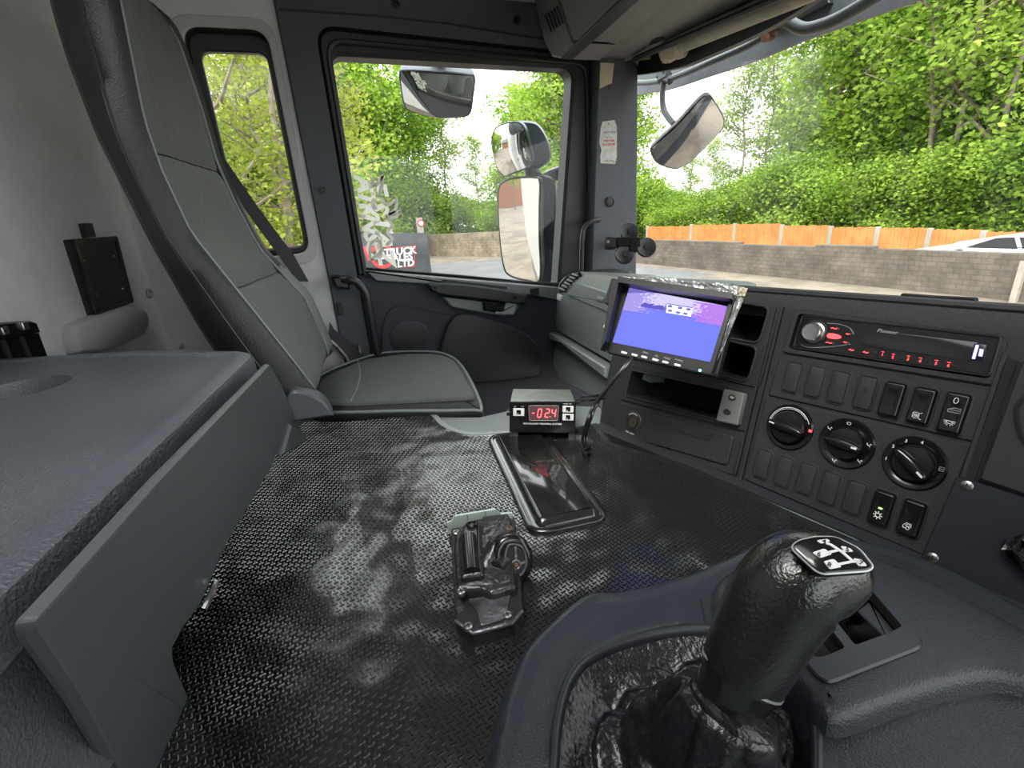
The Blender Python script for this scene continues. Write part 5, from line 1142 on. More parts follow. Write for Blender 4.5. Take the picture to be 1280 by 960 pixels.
for s, dz in [(.93, .016), (.80, .026), (.5, .032)]: R.append([V((c_.x+(p.x-c_.x)*s, c_.y+(p.y-c_.y)*s, p.z+dz)) for p in top])
bk = obj('backrest', M().rings(R, True, True, True), MT['vinyl'], seat, smooth=60)
def panel(z0, z1, name='back_panel', mt='seat_fabric'):
    R = []; n = 26
    for i in range(n+1):
        t = i/n; z = z0+(z1-z0)*t; xf, yn, yf, bo, bn = lerp(XF, z), lerp(YN, z), lerp(YF, z), lerp(BO, z), lerp(BN, z); ed = min(t, 1-t)*n; cv = .0055*min(1, ed/3)**.5
        row = []
        for k in range(15):
            s = k/14; es = min(s, 1-s)*14; y = yn+bn*.98+(yf-yn-(bo+bn)*.98)*s; xf = lerp(XN, z)*(1-s)+lerp(XR, z)*s; row.append(V((xf-.006+.010*min(1, es/2.2)**.6+cv-.0035*(1-abs(2*s-1)), y, z)))
        R.append(row+[V((p.x-.012, p.y, p.z)) for p in row[::-1]])
    return obj(name, M().rings(R, True, True, True), MT[mt], seat, smooth=60)
panel(2.065, 2.265); panel(2.267, 2.475); panel(2.477, 2.735)
# far bolster is worn pale
R = []
for z in [2.05+.02*i for i in range(16)]:
    xf, yf, bo = lerp(XR, z), lerp(YF, z), lerp(BO, z); q = min(1, (2.36-z)/.12+.02, (z-2.04)/.03+.1); q = max(q, .02)
    R.append([V((xf+.003*q-.002, yf-bo*.97, z)), V((xf+.010*q, yf-bo*.75, z)), V((xf+.017*q, yf-.042, z)), V((xf+.012*q, yf-.018, z)), V((xf-.010, yf+.002*q-.003, z)), V((xf-.05, yf-.0, z)), V((xf-.05, yf-.02, z)), V((xf-.02, yf-bo*.9, z))])
obj('worn_bolster', M().rings(R, True, True, True), MT['vinyl_worn'], seat, smooth=70, label='worn pale grey far bolster')
for sd in (0, 1):
    pts = [V((lerp(XN if sd == 0 else XR, z)+.002, (lerp(YN, z)+lerp(BN, z)) if sd == 0 else (lerp(YF, z)-lerp(BO, z)), z)) for z in [2.06+.028*i for i in range(25)]]
    obj('piping', M().tube(pts, .0032, 8), MT['vinyl_worn'], seat)
pts = [V((lerp(XN, z)*.55+lerp(XB, z)*.45, lerp(YN, z)-.004, z)) for z in [2.06+.037*i for i in range(19)]]
obj('stitch_seam', M().tube(pts, .0018, 6), MT['black_plastic'], bk)
# cushion
ZC = flat(1.935)
CU = Fr((0, 1.06, 1.950), (1, 0, 0), (0, .34, .068), (0, 0, 1))
cu = CU.pp([(604, 508), (580, 458), (556, 441), (520, 438), (480, 440), (445, 449), (400, 468), (372, 500), (400, 515), (500, 514), (585, 513)])
cP = ccw(crv2(cu, 5))
obj('cushion', M().stack(CU, cP, [(.10, -.22), (.06, -.05), (.02, -.032), (0, -.024), (0, -.012), (.003, -.004), (.009, 0)]), MT['vinyl'], seat, smooth=60)
ft = ccw(rnd(CU.pp([(598, 500), (568, 450), (545, 444), (500, 445), (455, 452), (412, 470), (384, 490), (400, 506), (440, 508), (500, 505)]), [.02, .04, .03, .02, .02, .02, .01, .01, .02, .02], 4))
obj('cushion_panel', M().stack(CU, ft, [(0, -.006), (.001, .002), (.004, .007), (.008, .009)]), MT['seat_fabric'], seat, smooth=60)
obj('stitch_seam', M().strip(CU, crv2(CU.pp([(447, 452), (451, 470), (447, 490), (439, 506)]), 5, False), .003, .006, .0105), MT['vinyl_worn'], seat)
fp_ = inset(cP, .004); obj('piping', M().tube([CU.p(a, b, -.002) for a, b in fp_]+[CU.p(*fp_[0], -.002)], .004, 8), MT['vinyl_worn'], seat)
obj('seat_base', M().stack(flat(0), inset([(CU.p(a, b).x, CU.p(a, b).y) for a, b in cP], .12), [(0, 1.30), (0, 1.82)]), MT['satin_black'], seat, smooth=0)
# armrest stub / hinge cover between seat and box
hc = crv2([(-.095, 1.935), (-.085, 1.985), (-.055, 1.995), (-.02, 1.975), (.02, 1.935)], 5, False)
hY = side(.90)
obj('hinge_cover', M().stack(hY, [hY.uv(*p) for p in crv2([(352, 530), (362, 493), (380, 491), (404, 502), (417, 520)], 5, False)], [(0, -.05), (0, -.004), (.004, 0)]), MT['blue_grey_panel'], seat)
obj('red_tab', M().box(Fr(hz(422, 516, 1.94), (1, 0, 0), (0, 0, 1), (0, -1, 0)), -.006, -.004, .006, .008, -.004, .004, .001), MT['red_sign'], seat, label='small red tab')

# seat belt
bt = thing('seat_belt', 'dark grey seat belt running from the pillar down behind the seat', 'seat belt', (.05, 1.42, 2.0))
BF_ = side(1.40)
st_ = [BF_.uv(*p) for p in [(268, 178), (282, 200), (322, 258), (368, 320), (386, 352), (372, 352), (350, 322), (306, 262), (272, 206), (262, 182)]]
obj('strap', M().stack(BF_, st_, [(0, -.0015), (0, .0)]), MT['belt'], bt, smooth=0)
B2 = side(1.41)
obj('lower_strap', M().stack(B2, [B2.uv(*p) for p in [(412, 402), (418, 412), (450, 436), (458, 446), (438, 456), (424, 440), (410, 424)]], [(0, -.0015), (0, 0)]), MT['belt'], bt, smooth=0)
obj('buckle_stalk', M().tube([B2.p(*B2.uv(*p), .006) for p in [(412, 424), (422, 433), (432, 445), (438, 458)]], .004, 8, smooth=4), MT['alu_worn'], bt)
obj('buckle', M().box(B2, *B2.uv(446, 430), *B2.uv(452, 440), 0, .02, .003), MT['alu_worn'], bt)

# ================================================================== STORAGE BOX AT THE LEFT
ZB = 2.20
T0 = flat(ZB)
far_r = V((*T0.uv(322, 437), 0)); near_l = V((*T0.uv(0, 745), 0)); dr_ = (near_l-far_r).normalized()
fb = V((*T0.uv(180, 436), 0)); bl_ = V((*T0.uv(-30, 449), 0))
nr = far_r+dr_*1.05; nl = nr+V((-.45, 0, 0))
boxp = [tuple(far_r.xy), tuple(fb.xy), tuple(bl_.xy), (nl.x, nl.y), (nr.x, nr.y)]
box = thing('storage_box', 'big blue grey plastic storage box with raised lip at the left', 'storage box', (-.3, .4, TZ))
bP = ccw(rnd(boxp, [.035, .02, .05, .05, .05], 6))
bo_ = obj('box_body', M().stack(T0, bP, [(.022, -.165), (.020, -.05), (0, -.03), (0, -.012), (.003, -.003), (.009, 0), (.018, 0), (.023, -.004)]), MT['blue_grey_box'], box, smooth=50)
# round recess in the lid
ca, cb_ = V((*T0.uv(94, 467), 0)), V((*T0.uv(0, 491), 0)); rc = [(ca.x-.052+.052*cos(2*pi*k/36), ca.y-.02+.052*sin(2*pi*k/36)) for k in range(36)]
cut(bo_, M().stack(T0, ccw(rc), [(0, .02), (0, -.006), (.01, -.03)]), MT['blue_grey_box'])
# front panel plate, hung in front of the body
tl, tr = hit(46, 782, (0, 0, 1), (0, 0, 2.20)), hit(338, 455, (0, 0, 1), (0, 0, 2.20))
PN = Fr(tr, tl-tr, (0, 0, -1)); nx = V((1, 0, 0))
bl2, br2 = hit(216, 802, (0, 0, 1), (0, 0, 2.03)), hit(345, 569, (0, 0, 1), (0, 0, 2.03))
nrm = (tl-tr).cross(br2-tr).normalized(); nrm = nrm if nrm.x > 0 else -nrm
PN = Fr(tr, tl-tr, (br2-tr), nrm)
pn = [PN.uv(*p) for p in [(338, 455), (352, 480), (378, 540), (376, 553), (345, 569), (342, 580), (280, 686), (251, 756), (216, 802), (217, 826), (244, 890), (204, 962), (196, 990), (150, 965), (100, 872), (46, 790), (44, 775), (58, 760), (200, 600)]]
PF = ccw(rnd(pn, [.002, .004, .006, .006, .004, .01, .0, .01, .01, .01, .01, .02, 0, 0, .0, .012, .012, .012, 0], 3))
bk_ = V((-.008, .002, 0))
pnl = obj('front_panel', M().rings([[PN.p(a, b, 0)+bk_ for a, b in PF], [PN.p(a, b, -.003)+V((-.002, 0, 0)) for a, b in PF], [PN.p(a, b, -.0005) for a, b in inset(PF, .001)], [PN.p(a, b, 0) for a, b in inset(PF, .0025)]], True, True, True), MT['blue_grey_panel'], box, smooth=14)
obj('panel_foot', M().stack(PN, rnd([PN.uv(*p) for p in [(358, 529), (378, 541), (376, 553), (346, 569)]], .004, 3), [(0, -.01), (0, .004), (.004, .009)]), MT['blue_grey_panel'], pnl)
ctr = PN.uv(249, 757, .0); obj('strap_end', M().tube([PN.p(*PN.uv(264, 728), .004), PN.p(*PN.uv(253, 748), .006), PN.p(*PN.uv(248, 762), .004)], .0035, 8), MT['chrome'], pnl)
bx_ = M(); bx_.stack(flat(0), [(far_r.x-.14, far_r.y-.06), (far_r.x-.3, far_r.y-.06), (nl.x, nl.y), (nr.x-.12, nr.y)], [(0, TZ), (0, ZB-.16)]); obj('box_plinth', bx_, MT['dark_trim'], box, smooth=0)

# black rack behind the box
RKo = RW.uv(60, 402)
def rwp(p, n): return RW.uv(*p, n)
rk = thing('black_tray', 'black plastic tray with notched rim against the rear carpet wall', 'tray', RW.p(*RW.uv(30, 430), .03))
obj('tray_body', M().stack(RW, [rwp(p, .04) for p in [(-40, 424), (50, 406), (65, 446), (62, 460), (-40, 460)]], [(0, 0), (0, .03), (.002, .035)]), MT['gloss_black'], rk)
obj('tray_rim', M().stack(RW, rnd([rwp(p, .06) for p in [(-40, 409), (12, 402), (44, 400), (51, 402), (57, 416), (-40, 434)]], .003, 3), [(0, 0), (0, .05), (.003, .055)]), MT['switch_black'], rk)
for p in [(8, 413), (33, 407)]: 
    a = rwp(p, .06); obj('clip', M().box(RW, a[0]-.006, a[1]-.006, a[0]+.006, a[1]+.006, .05, .060, .001), MT['steel'], rk)
for p in [(12, 437), (35, 432)]:
    a = rwp(p, .04); obj('tray_rib', M().box(RW, a[0]-.002, a[1]-.03, a[0]+.002, a[1]+.03, .03, .038, 0), MT['brown_socket'], rk)
# grey foam bolster and black frame on the wall
fbm = obj('wall_bolster', M().stack(RW, rnd([rwp(p, .03) for p in [(98, 404), (166, 380), (186, 386), (191, 404), (184, 420), (140, 440), (104, 442), (99, 425)]], [.012, .012, .02, .02, .02, .015, .01, .01], 5), [(0, 0), (0, .012), (.003, .022), (.007, .028)]), MT['grey_foam'], smooth=60, label='rounded grey padded bolster on the rear wall below the black frame', cat='bolster')
hf = thing('wall_frame', 'black flat frame with hanging tab mounted on the rear carpet wall', 'frame', RW.p(*RW.uv(125, 380), .01))
fr4 = [(88, 299), (145, 295), (166, 378), (118, 394)]
P4_ = [rwp(p, .014) for p in fr4]
obj('frame_box', M().stack(RW, rnd(P4_, .004, 3), [(0, 0), (0, .012), (.002, .014)]), MT['satin_black'], hf)
A = ccw(rnd(P4_, .004, 3)); obj('frame_rim', M().ring(RW, A, inset(A, .010), .010, .018, .002), MT['gloss_black'], hf)
for p in [(104, 326), (142, 320), (119, 368), (153, 361)]:
    obj('rivet', M().lathe(RW.at(*rwp(p, .014), .013), [(.0028, 0), (.0020, .003), (.0005, .0035)], 10), MT['chrome'], hf)
obj('hanging_tab', M().stack(RW, [rwp(p, .01) for p in [(104, 279), (114, 279), (119, 296), (109, 297)]], [(0, 0), (0, .012)]), MT['satin_black'], hf, smooth=0)
obj('wall_bracket', M().stack(RW, rnd([rwp(p, .02) for p in [(218, 402), (246, 401), (252, 436), (224, 437)]], .004, 3), [(0, 0), (0, .03), (.003, .033)]), MT['grey_foam'], smooth=30, label='small grey bracket on the wall behind the seat back', cat='bracket')

# ================================================================== WEIGHING INDICATOR
WU, WV = V((.905, -.40, -.07)).normalized(), V((.13, .12, .98)); WN = WU.cross(WV); WF = Fr(hit(638, 541, WN, hz(679, 556, TZ)), WU, WV)
w_ = WF.uv
q = [w_(636, 502), w_(720, 500), w_(719, 540), w_(638, 541)]
u0 = (q[0][0]+q[3][0])/2; u1 = (q[1][0]+q[2][0])/2; v0 = (q[2][1]+q[3][1])/2; v1 = (q[0][1]+q[1][1])/2
wi = thing('weighing_indicator', 'small black weighing display with red digits on a bracket', 'display unit', WF.p((u0+u1)/2, v0-.02, -.03))
obj('case', M().box(WF, u0+.001, v0, u1-.001, v1, -.125, -.002, .002), MT['indicator_top'], wi)
obj('front_face', M().stack(WF, rr(u0, v0, u1, v1-.001, .002, 3), [(0, -.004), (0, .0012), (.001, .002)]), MT['gloss_black'], wi)
dA = ccw(rnd([w_(661, 507), w_(698, 507), w_(697, 525), w_(662, 525)], .0025, 5))
obj('display_window', M().stack(WF, dA, [(0, .001), (0, .0026)]), MT['led_window'], wi)
obj('window_rim', M().ring(WF, inset(dA, -.0008), dA, .001, .0034, .0003), MT['silver_plastic'], wi)
SEG = {'0': 'abcdef', '2': 'abged', '4': 'fgbc', '-': 'g'}
def digit(ch, cx, cy, w, h, t=.0013):
    m = M(); g = .0003; sh = lambda x, y: (cx+x+(y)*.12, cy+y)
    S = {'a': ((-w/2, h/2), (w/2, h/2)), 'g': ((-w/2, 0), (w/2, 0)), 'd': ((-w/2, -h/2), (w/2, -h/2)), 'f': ((-w/2, h/2), (-w/2, 0)), 'e': ((-w/2, 0), (-w/2, -h/2)), 'b': ((w/2, h/2), (w/2, 0)), 'c': ((w/2, 0), (w/2, -h/2))}
    for s in SEG[ch]:
        a, b = S[s]; dx, dy = b[0]-a[0], b[1]-a[1]; L = sqrt(dx*dx+dy*dy); k = .10
        m.strip(WF, [sh(a[0]+dx*k, a[1]+dy*k), sh(b[0]-dx*k, b[1]-dy*k)], t, .0024, .0032)
    return m
hD = (w_(680, 509)[1]-w_(680, 522)[1])*.78
for ch, x in (('-', 666.5), ('0', 674.5), ('2', 684), ('4', 692)):
    c = w_(x, 516); obj('lit_digit', digit(ch, c[0], c[1], .0068 if ch != '-' else .005, hD), MT['red_led'], wi, smooth=0, label='lit red digit')
c = w_(687.5, 520.5); obj('decimal_point', M().box(WF, c[0]-.0007, c[1]-.0007, c[0]+.0007, c[1]+.0007, .0024, .0032, 0), MT['red_led'], wi, smooth=0)
for (x0, y0, x1, y1) in [(641.5, 510, 655.5, 519.5), (703, 507, 717, 515), (703, 517, 717, 525)]:
    a, b = w_(x0, y1), w_(x1, y0); k = obj('key', M().stack(WF, rr(min(a[0], b[0]), min(a[1], b[1]), max(a[0], b[0]), max(a[1], b[1]), .0015, 4), [(0, .001), (0, .0032), (.0005, .0038)]), MT['white_key'], wi)
    cx_, cy_ = (a[0]+b[0])/2, (a[1]+b[1])/2; kk = obj('key_window', M().box(WF, cx_-.0042, cy_-.0042, cx_+.0042, cy_+.0042, .003, .0046, .0004), MT['switch_black'], k)
    obj('key_dot', M().box(WF, cx_-.0025, cy_-.0032, cx_-.0008, cy_-.0017, .0040, .0050, 0), MT['white_print'], k, smooth=0)
tx = M(); c = w_(678, 529.5); text(tx, 'WOODLAND WEIGHING SYSTEMS', WF, c[0], c[1], .0047, h=.0026, bold=.012)
c = w_(709, 504.5); text(tx, 'MODEL 7100', WF, c[0], c[1], .0028, h=.0026); c = w_(644, 508); text(tx, 'SET', WF, c[0], c[1], .0026, h=.0026); c = w_(653, 508); text(tx, 'TOP', WF, c[0], c[1], .0026, h=.0026)
obj('lettering', tx, MT['white_print'], wi, smooth=0, recalc=False)
br = M(); lowz = v0-.018
br.box(WF, u0+.002, lowz, u1-.002, lowz+.0015, -.07, -.003, 0).box(WF, u0, lowz, u0+.002, v1-.02, -.05, -.004, 0).box(WF, u1-.002, lowz, u1, v1-.02, -.05, -.004, 0)
br.box(WF, u0+.001, lowz, u0+.016, v0, -.006, -.003, 0).box(WF, u1-.012, lowz, u1-.001, v0, -.006, -.003, 0).box(WF, u0+.001, lowz, u1-.001, v0, -.05, -.048, 0)
obj('mounting_bracket', br, MT['cast_worn'], wi, smooth=0)
obj('side_knob', M().tube([WF.p(u0-.006, (v0+v1)/2+.004, -.012), WF.p(u0+.002, (v0+v1)/2+.004, -.012)], .006, 14), MT['satin_black'], wi)

# cables
zc = TZ+.012
cb = thing('monitor_cable', 'thin black cable looping from the monitor down onto the mat', 'cable', hz(735, 560, TZ))
pts = [MO.p(*m_(790, 440), -.01), hd(779, 460, .76), hd(757, 487, .77), hd(742, 508, .78), hd(733, 530, .78), hz(728, 549, TZ+.02), hz(729, 563, TZ+.012), hz(735, 566, TZ+.014), FD.p(*F_(750, 553), .004)]
obj('lead', M().tube(pts, .0026, 8, smooth=8), MT['grass_cable'], cb)
obj('lead', M().tube([p+V((.006, -.002, .004)) for p in pts[:-2]]+[hz(733, 560, TZ+.016), FD.p(*F_(751, 548), .004)], .0018, 8, smooth=8), MT['grass_cable'], cb)
cb2 = thing('indicator_cable', 'pair of thin black wires from the display to the dash', 'cable', hz(735, 505, TZ))
for dy in (0, 5):
    a = WF.p(u1-.002, v1-.012-dy*.0015, -.05); obj('wire', M().tube([a, hd(728, 496+dy, .90), hd(742, 495+dy, .9), hd(756, 493+dy, .93)], .0022, 8, smooth=6), MT['grass_cable'], cb2)

# ================================================================== CONTROL VALVE ON THE MAT
VB = flat(TZ+MH)
vz = .020
vv = thing('hand_valve', 'black cast hand valve with oval knob screwed to the mat', 'valve', hz(612, 740, TZ))
vt = flat(TZ+vz); V_ = vt.uv
base = [V_(*p) for p in [(563, 660), (643, 646), (649, 700), (654, 764), (641, 780), (592, 793), (570, 776), (566, 720)]]
obj('base_block', M().stack(vt, rnd(base, .003, 3), [(-.001, -vz+MH), (0, -.004), (.001, -.001), (.003, 0)]), MT['cast_black'], vv)
# pale rear plate
VR = Fr(vt.p(*V_(563, 660)), V((*V_(643, 646), 0))-V((*V_(563, 660), 0)), (0, 0, 1), (0, -1, 0))
wr_ = sqrt((V_(643, 646)[0]-V_(563, 660)[0])**2+(V_(643, 646)[1]-V_(563, 660)[1])**2)
rp_ = obj('rear_plate', M().stack(VR, [(-.004, -.012), (wr_*.98, -.012), (wr_*.98, .002), (wr_*.80, .004), (wr_*.72, .013), (wr_*.10, .013), (wr_*.03, .006), (-.004, .004)], [(0, -.010), (0, -.006)]), MT['pale_plate'], vv, smooth=0)
obj('plate_groove', M().strip(VR, [(wr_*.28, .013), (wr_*.28, .001), (wr_*.56, .001), (wr_*.56, .013)], .0007, -.006, -.0052), MT['recess_shade'], rp_, smooth=0)
# upper housing
uh = [V_(*p) for p in [(570, 672), (586, 664), (600, 663), (604, 655), (636, 651), (641, 662), (646, 745), (615, 754), (600, 748), (572, 748), (568, 700)]]
obj('housing', M().stack(vt, rnd(uh, .003, 3), [(0, -.001), (0, .010), (.002, .013), (.004, .014)]), MT['cast_black'], vv)
obj('housing_boss', M().stack(vt, rnd([V_(*p) for p in [(575, 690), (582, 672), (603, 668), (607, 738), (578, 742)]], .005, 4), [(0, .010), (0, .020), (.003, .024), (.006, .025)]), MT['cast_black'], vv)
a = vt.p(*V_(592, 738), .022); b = vt.p(*V_(588, 692), .022)
obj('plunger_barrel', M().tube([a, a+(b-a)*.75, a+(b-a)*.8, b], .0105, 20), MT['gloss_black'], vv)
obj('plunger_cap', M().lathe(vt.at(*V_(592, 677), .024), [(.007, 0), (.007, .003), (.005, .004), (.0045, .002)], 20), MT['gloss_black'], vv)
low = [V_(*p) for p in [(585, 752), (640, 742), (632, 776), (600, 786), (597, 768)]]
obj('worn_web', M().stack(vt, rnd(low, .004, 3), [(0, -.001), (0, .003), (.001, .004)]), MT['cast_worn'], vv)
obj('base_lip', M().tube([vt.p(*V_(*p), .0) for p in [(569, 776), (591, 792), (641, 779), (653, 764)]], .0022, 8), MT['cast_worn'], vv)
obj('label_tab', M().box(vt, V_(625, 744)[0], V_(625, 744)[1], V_(638, 737)[0], V_(638, 737)[1], .010, .0155, .001), MT['cast_worn'], vv)
for x, y, h in [(570, 665, .014), (637, 660, .014), (576, 739, .014), (585, 782, .004), (634, 768, .004)]:
    f = vt.at(*vt.uv(x, y, h), h-.001); s = obj('screw', M().lathe(f, [(.0048, -.003), (.0048, .001), (.0036, .0022), (.001, .0024)], 18), MT['rust'] if x == 637 else MT['steel'], vv)
    obj('cross_slot', M().box(f, -.0026, -.0005, .0026, .0005, .002, .0027, 0).box(f, -.0005, -.0026, .0005, .0026, .002, .0027, 0), MT['recess_shade'], s, smooth=0)
# oval push knob on an angled neck
KN = (-FW*.92+V((0, 0, 1))*.10+RT*.22).normalized()
kc = hd(641, 699, (vt.p(*V_(640, 705), .050)-CP).dot(FW))
KF = Fr(kc, RT-KN*RT.dot(KN), UP-KN*UP.dot(KN), KN)
kf = KF.uv
ov = crv2([kf(*p) for p in [(641, 669), (656, 674), (666, 692), (667, 708), (657, 726), (641, 730), (628, 724), (619, 708), (617, 690), (626, 674)]], 5)
kb = obj('oval_knob', M().stack(KF, ov, [(.004, -.022), (0, -.018), (0, -.004), (.002, -.0015), (.005, 0), (.009, -.001)]), MT['gloss_black'], vv, smooth=60)
iv = ccw(crv2([kf(*p) for p in [(642, 679), (652, 682), (658, 693), (658, 708), (652, 719), (642, 722), (633, 717), (630, 705), (631, 690), (635, 681)]], 5))
obj('knob_ring', M().ring(KF, iv, inset(iv, .0022), -.002, .0016, .0006), MT['cast_worn'], kb)
obj('knob_face', M().stack(KF, inset(iv, .002), [(0, -.003), (0, -.0003)]), MT['recess_shade'], kb)
cc = kf(645, 706); ck = kf(644, 683)
m = M().ring(KF, ccw(circ(*cc, .0062, 20)), ccw(circ(*cc, .0040, 20)), -.001, .0014, .0004); m.strip(KF, [(cc[0], cc[1]+.005), ck], .0026, -.001, .0012)
m.strip(KF, [kf(634, 707), (cc[0]-.005, cc[1]+.001)], .0024, -.001, .0012); m.strip(KF, [(cc[0]+.005, cc[1]+.001), kf(656, 702)], .0024, -.001, .0012)
obj('knob_symbol', m, MT['cast_worn'], kb)
obj('knob_pin', M().lathe(KF.at(*cc, -.001), [(.0030, 0), (.0028, .0012)], 14), MT['rust'], kb)
obj('knob_neck', M().tube([vt.p(*V_(622, 722), .012), kc-KN*.016], .010, 18), MT['cast_black'], vv)
obj('neck_collar', M().tube([vt.p(*V_(608, 716), .006), vt.p(*V_(618, 706), .020), kc-KN*.024], .013, 18), MT['cast_black'], vv)

# ================================================================== GEAR CONSOLE AND LEVER
ZK = 1.966
K0 = flat(ZK); k_ = K0.uv
co = thing('gear_console', 'dark navy moulded console around the gear lever', 'console', hz(900, 860, TZ))
ol = [flat(TZ+.008).uv(*p) for p in [(600, 985), (607, 952), (614, 915), (630, 868), (650, 828), (690, 788), (722, 763), (742, 757), (775, 755), (860, 735), (930, 707), (985, 680), (1100, 702)]] + [flat(TZ+.008).uv(*p) for p in [(1180, 731), (1290, 792), (1420, 880), (1420, 1150), (1000, 1300), (590, 1250)]]
hole = [(696, 1010), (693, 940), (699, 888), (713, 845), (738, 818), (790, 797), (845, 785), (893, 784), (940, 792), (985, 815), (1012, 860), (1020, 900), (1022, 960), (1010, 1020), (950, 1120), (760, 1120)]
HP = ccw(crv2([k_(*p) for p in hole], 4))
HC = V((sum(p[0] for p in HP)/len(HP), sum(p[1] for p in HP)/len(HP)))
def radial(P, n):
    out = []
    for k in range(n):
        a = 2*pi*k/n; dx, dy = cos(a), sin(a); best = None
        for i in range(len(P)):
            x0, y0 = P[i-1][0]-HC.x, P[i-1][1]-HC.y; x1, y1 = P[i][0]-HC.x, P[i][1]-HC.y
            ex, ey = x1-x0, y1-y0; dt = dx*ey-dy*ex
            if abs(dt) < 1e-12: continue
            t = (x0*ey-y0*ex)/dt; u = (x0*dy-y0*dx)/dt
            if t > 0 and -1e-9 <= u <= 1+1e-9 and (best is None or t > best): best = t
        out.append(best)
    return out
NC = 360; OLc = ccw(crv2(ol, 4)); ro, rh = radial(OLc, NC), radial(HP, NC)
def ringat(f):
    return [V((HC.x+cos(2*pi*k/NC)*f(k)[0], HC.y+sin(2*pi*k/NC)*f(k)[0], ZK+f(k)[1])) for k in range(NC)]
R = []
for dd, h in [(0, -.038), (0, -.030), (.004, -.016), (.010, -.004), (.016, .0025), (.021, .003), (.026, .0005), (.032, .000)]: R.append(ringat(lambda k: (max(ro[k]-dd, rh[k]+.003), h)))
for t in (.25, .5, .75): R.append(ringat(lambda k: (max(ro[k]-.032, rh[k]+.003)*(1-t)+(rh[k]+.003)*t, 0)))
R += [ringat(lambda k: (rh[k]+.002, -.0005)), ringat(lambda k: (rh[k], -.003)), ringat(lambda k: (rh[k], -.04))]
co_b = obj('console_shell', M().rings(R, True, False, False), MT['console_plastic'], co, smooth=50)
obj('gaiter_rim', M().rings([[K0.p(a, b, h) for a, b in inset(HP, d)] for d, h in [(-.004, -.003), (-.003, .001), (0, .002), (.003, .000), (.004, -.008), (.003, -.03), (-.004, -.03), (-.004, -.003)]], True), MT['console_insert'], co, smooth=60)
# raised platform with the cup tray
Kp = flat(ZK+.018); kp = Kp.uv
pf = [kp(*p) for p in [(905, 725), (960, 700), (1060, 690), (1120, 706), (1200, 745), (1290, 795), (1310, 840), (1240, 832), (1180, 842), (1112, 862), (1050, 884), (1030, 878), (1008, 848), (960, 800), (915, 775)]]
pfo = obj('tray_platform', M().stack(Kp, ccw(crv2(pf, 4)), [(-.016, -.040), (-.007, -.010), (-.003, -.003), (.002, 0), (.008, .001)]), MT['console_plastic'], co, smooth=50)
ins = ccw(rnd([kp(*p) for p in [(1005, 722), (1078, 722), (1160, 810), (1030, 861), (962, 780)]], [.012, .012, .014, .012, .012], 5))
ino = obj('tray_insert', M().stack(Kp, ins, [(0, -.006), (0, .0022), (.0015, .004)]), MT['console_insert'], co)
for pts in ([(1004, 808), (1018, 826), (1030, 825), (1056, 814), (1030, 780), (1000, 770), (985, 783)], [(1040, 775), (1068, 811), (1112, 795), (1127, 787), (1088, 741), (1050, 738), (1030, 752)]):
    P = ccw(rnd([kp(*p) for p in pts], .003, 4)); d_ = -.0165
    c = lambda: M().stack(Kp, P, [(0, .02), (0, 0), (.002, d_)])
    cut(ino, c(), MT['recess_shade']); cut(pfo, c(), MT['recess_shade'])  # shallow pockets coloured near black to read as deep shade
obj('tray_ramp', M().stack(Kp, rnd([kp(*p) for p in [(1071, 757), (1110, 795), (1125, 787), (1088, 744)]], .002, 3), [(0, -.016), (0, -.007), (.002, -.005)]), MT['console_insert'], co)
obj('console_seam', M().tube([K0.p(*k_(*p), h) for p, h in [((862, 734), -.028), ((868, 740), -.010), ((876, 752), .0005), ((880, 768), .0005), ((882, 784), .001)]], .0011, 6), MT['recess_shade'], co)
obj('console_crease', M().strip(K0, [k_(*p) for p in [(1010, 868), (1026, 890), (1038, 905)]], .0012, 0, .0018), MT['passenger_dash'], co)
# gaiter
gt = thing('gear_lever', 'black gear lever with leather knob and shift pattern over creased gaiter', 'gear lever', hd(925, 870, .335)+V((0, 0, -.05)))
topc = hd(918, 880, .338); ax_ = (hd(955, 800, .333)-hd(915, 878, .336)).normalized()
n = 240
def resample(P, n):
    Q = [V((*p, 0)) for p in P]; L = [0]
    for i in range(len(Q)): L.append(L[-1]+(Q[(i+1) % len(Q)]-Q[i]).length)
    out = []; j = 0
    for k in range(n):
        t = L[-1]*k/n
        while L[j+1] < t: j += 1
        s = (t-L[j])/(L[j+1]-L[j]+1e-12); out.append(Q[j]+(Q[(j+1) % len(Q)]-Q[j])*s)
    return out
HQ = resample(HP, n)
a1 = ax_.orthogonal().normalized(); b1 = ax_.cross(a1).normalized()
TR = []
for k in range(n):
    d = V((HQ[k].x-topc.x, HQ[k].y-topc.y, 0)); an = atan2(d.y, d.x); e = V((cos(an), sin(an), 0)); e = (e-ax_*e.dot(ax_)).normalized(); TR.append(e)
R = []; NR = 34
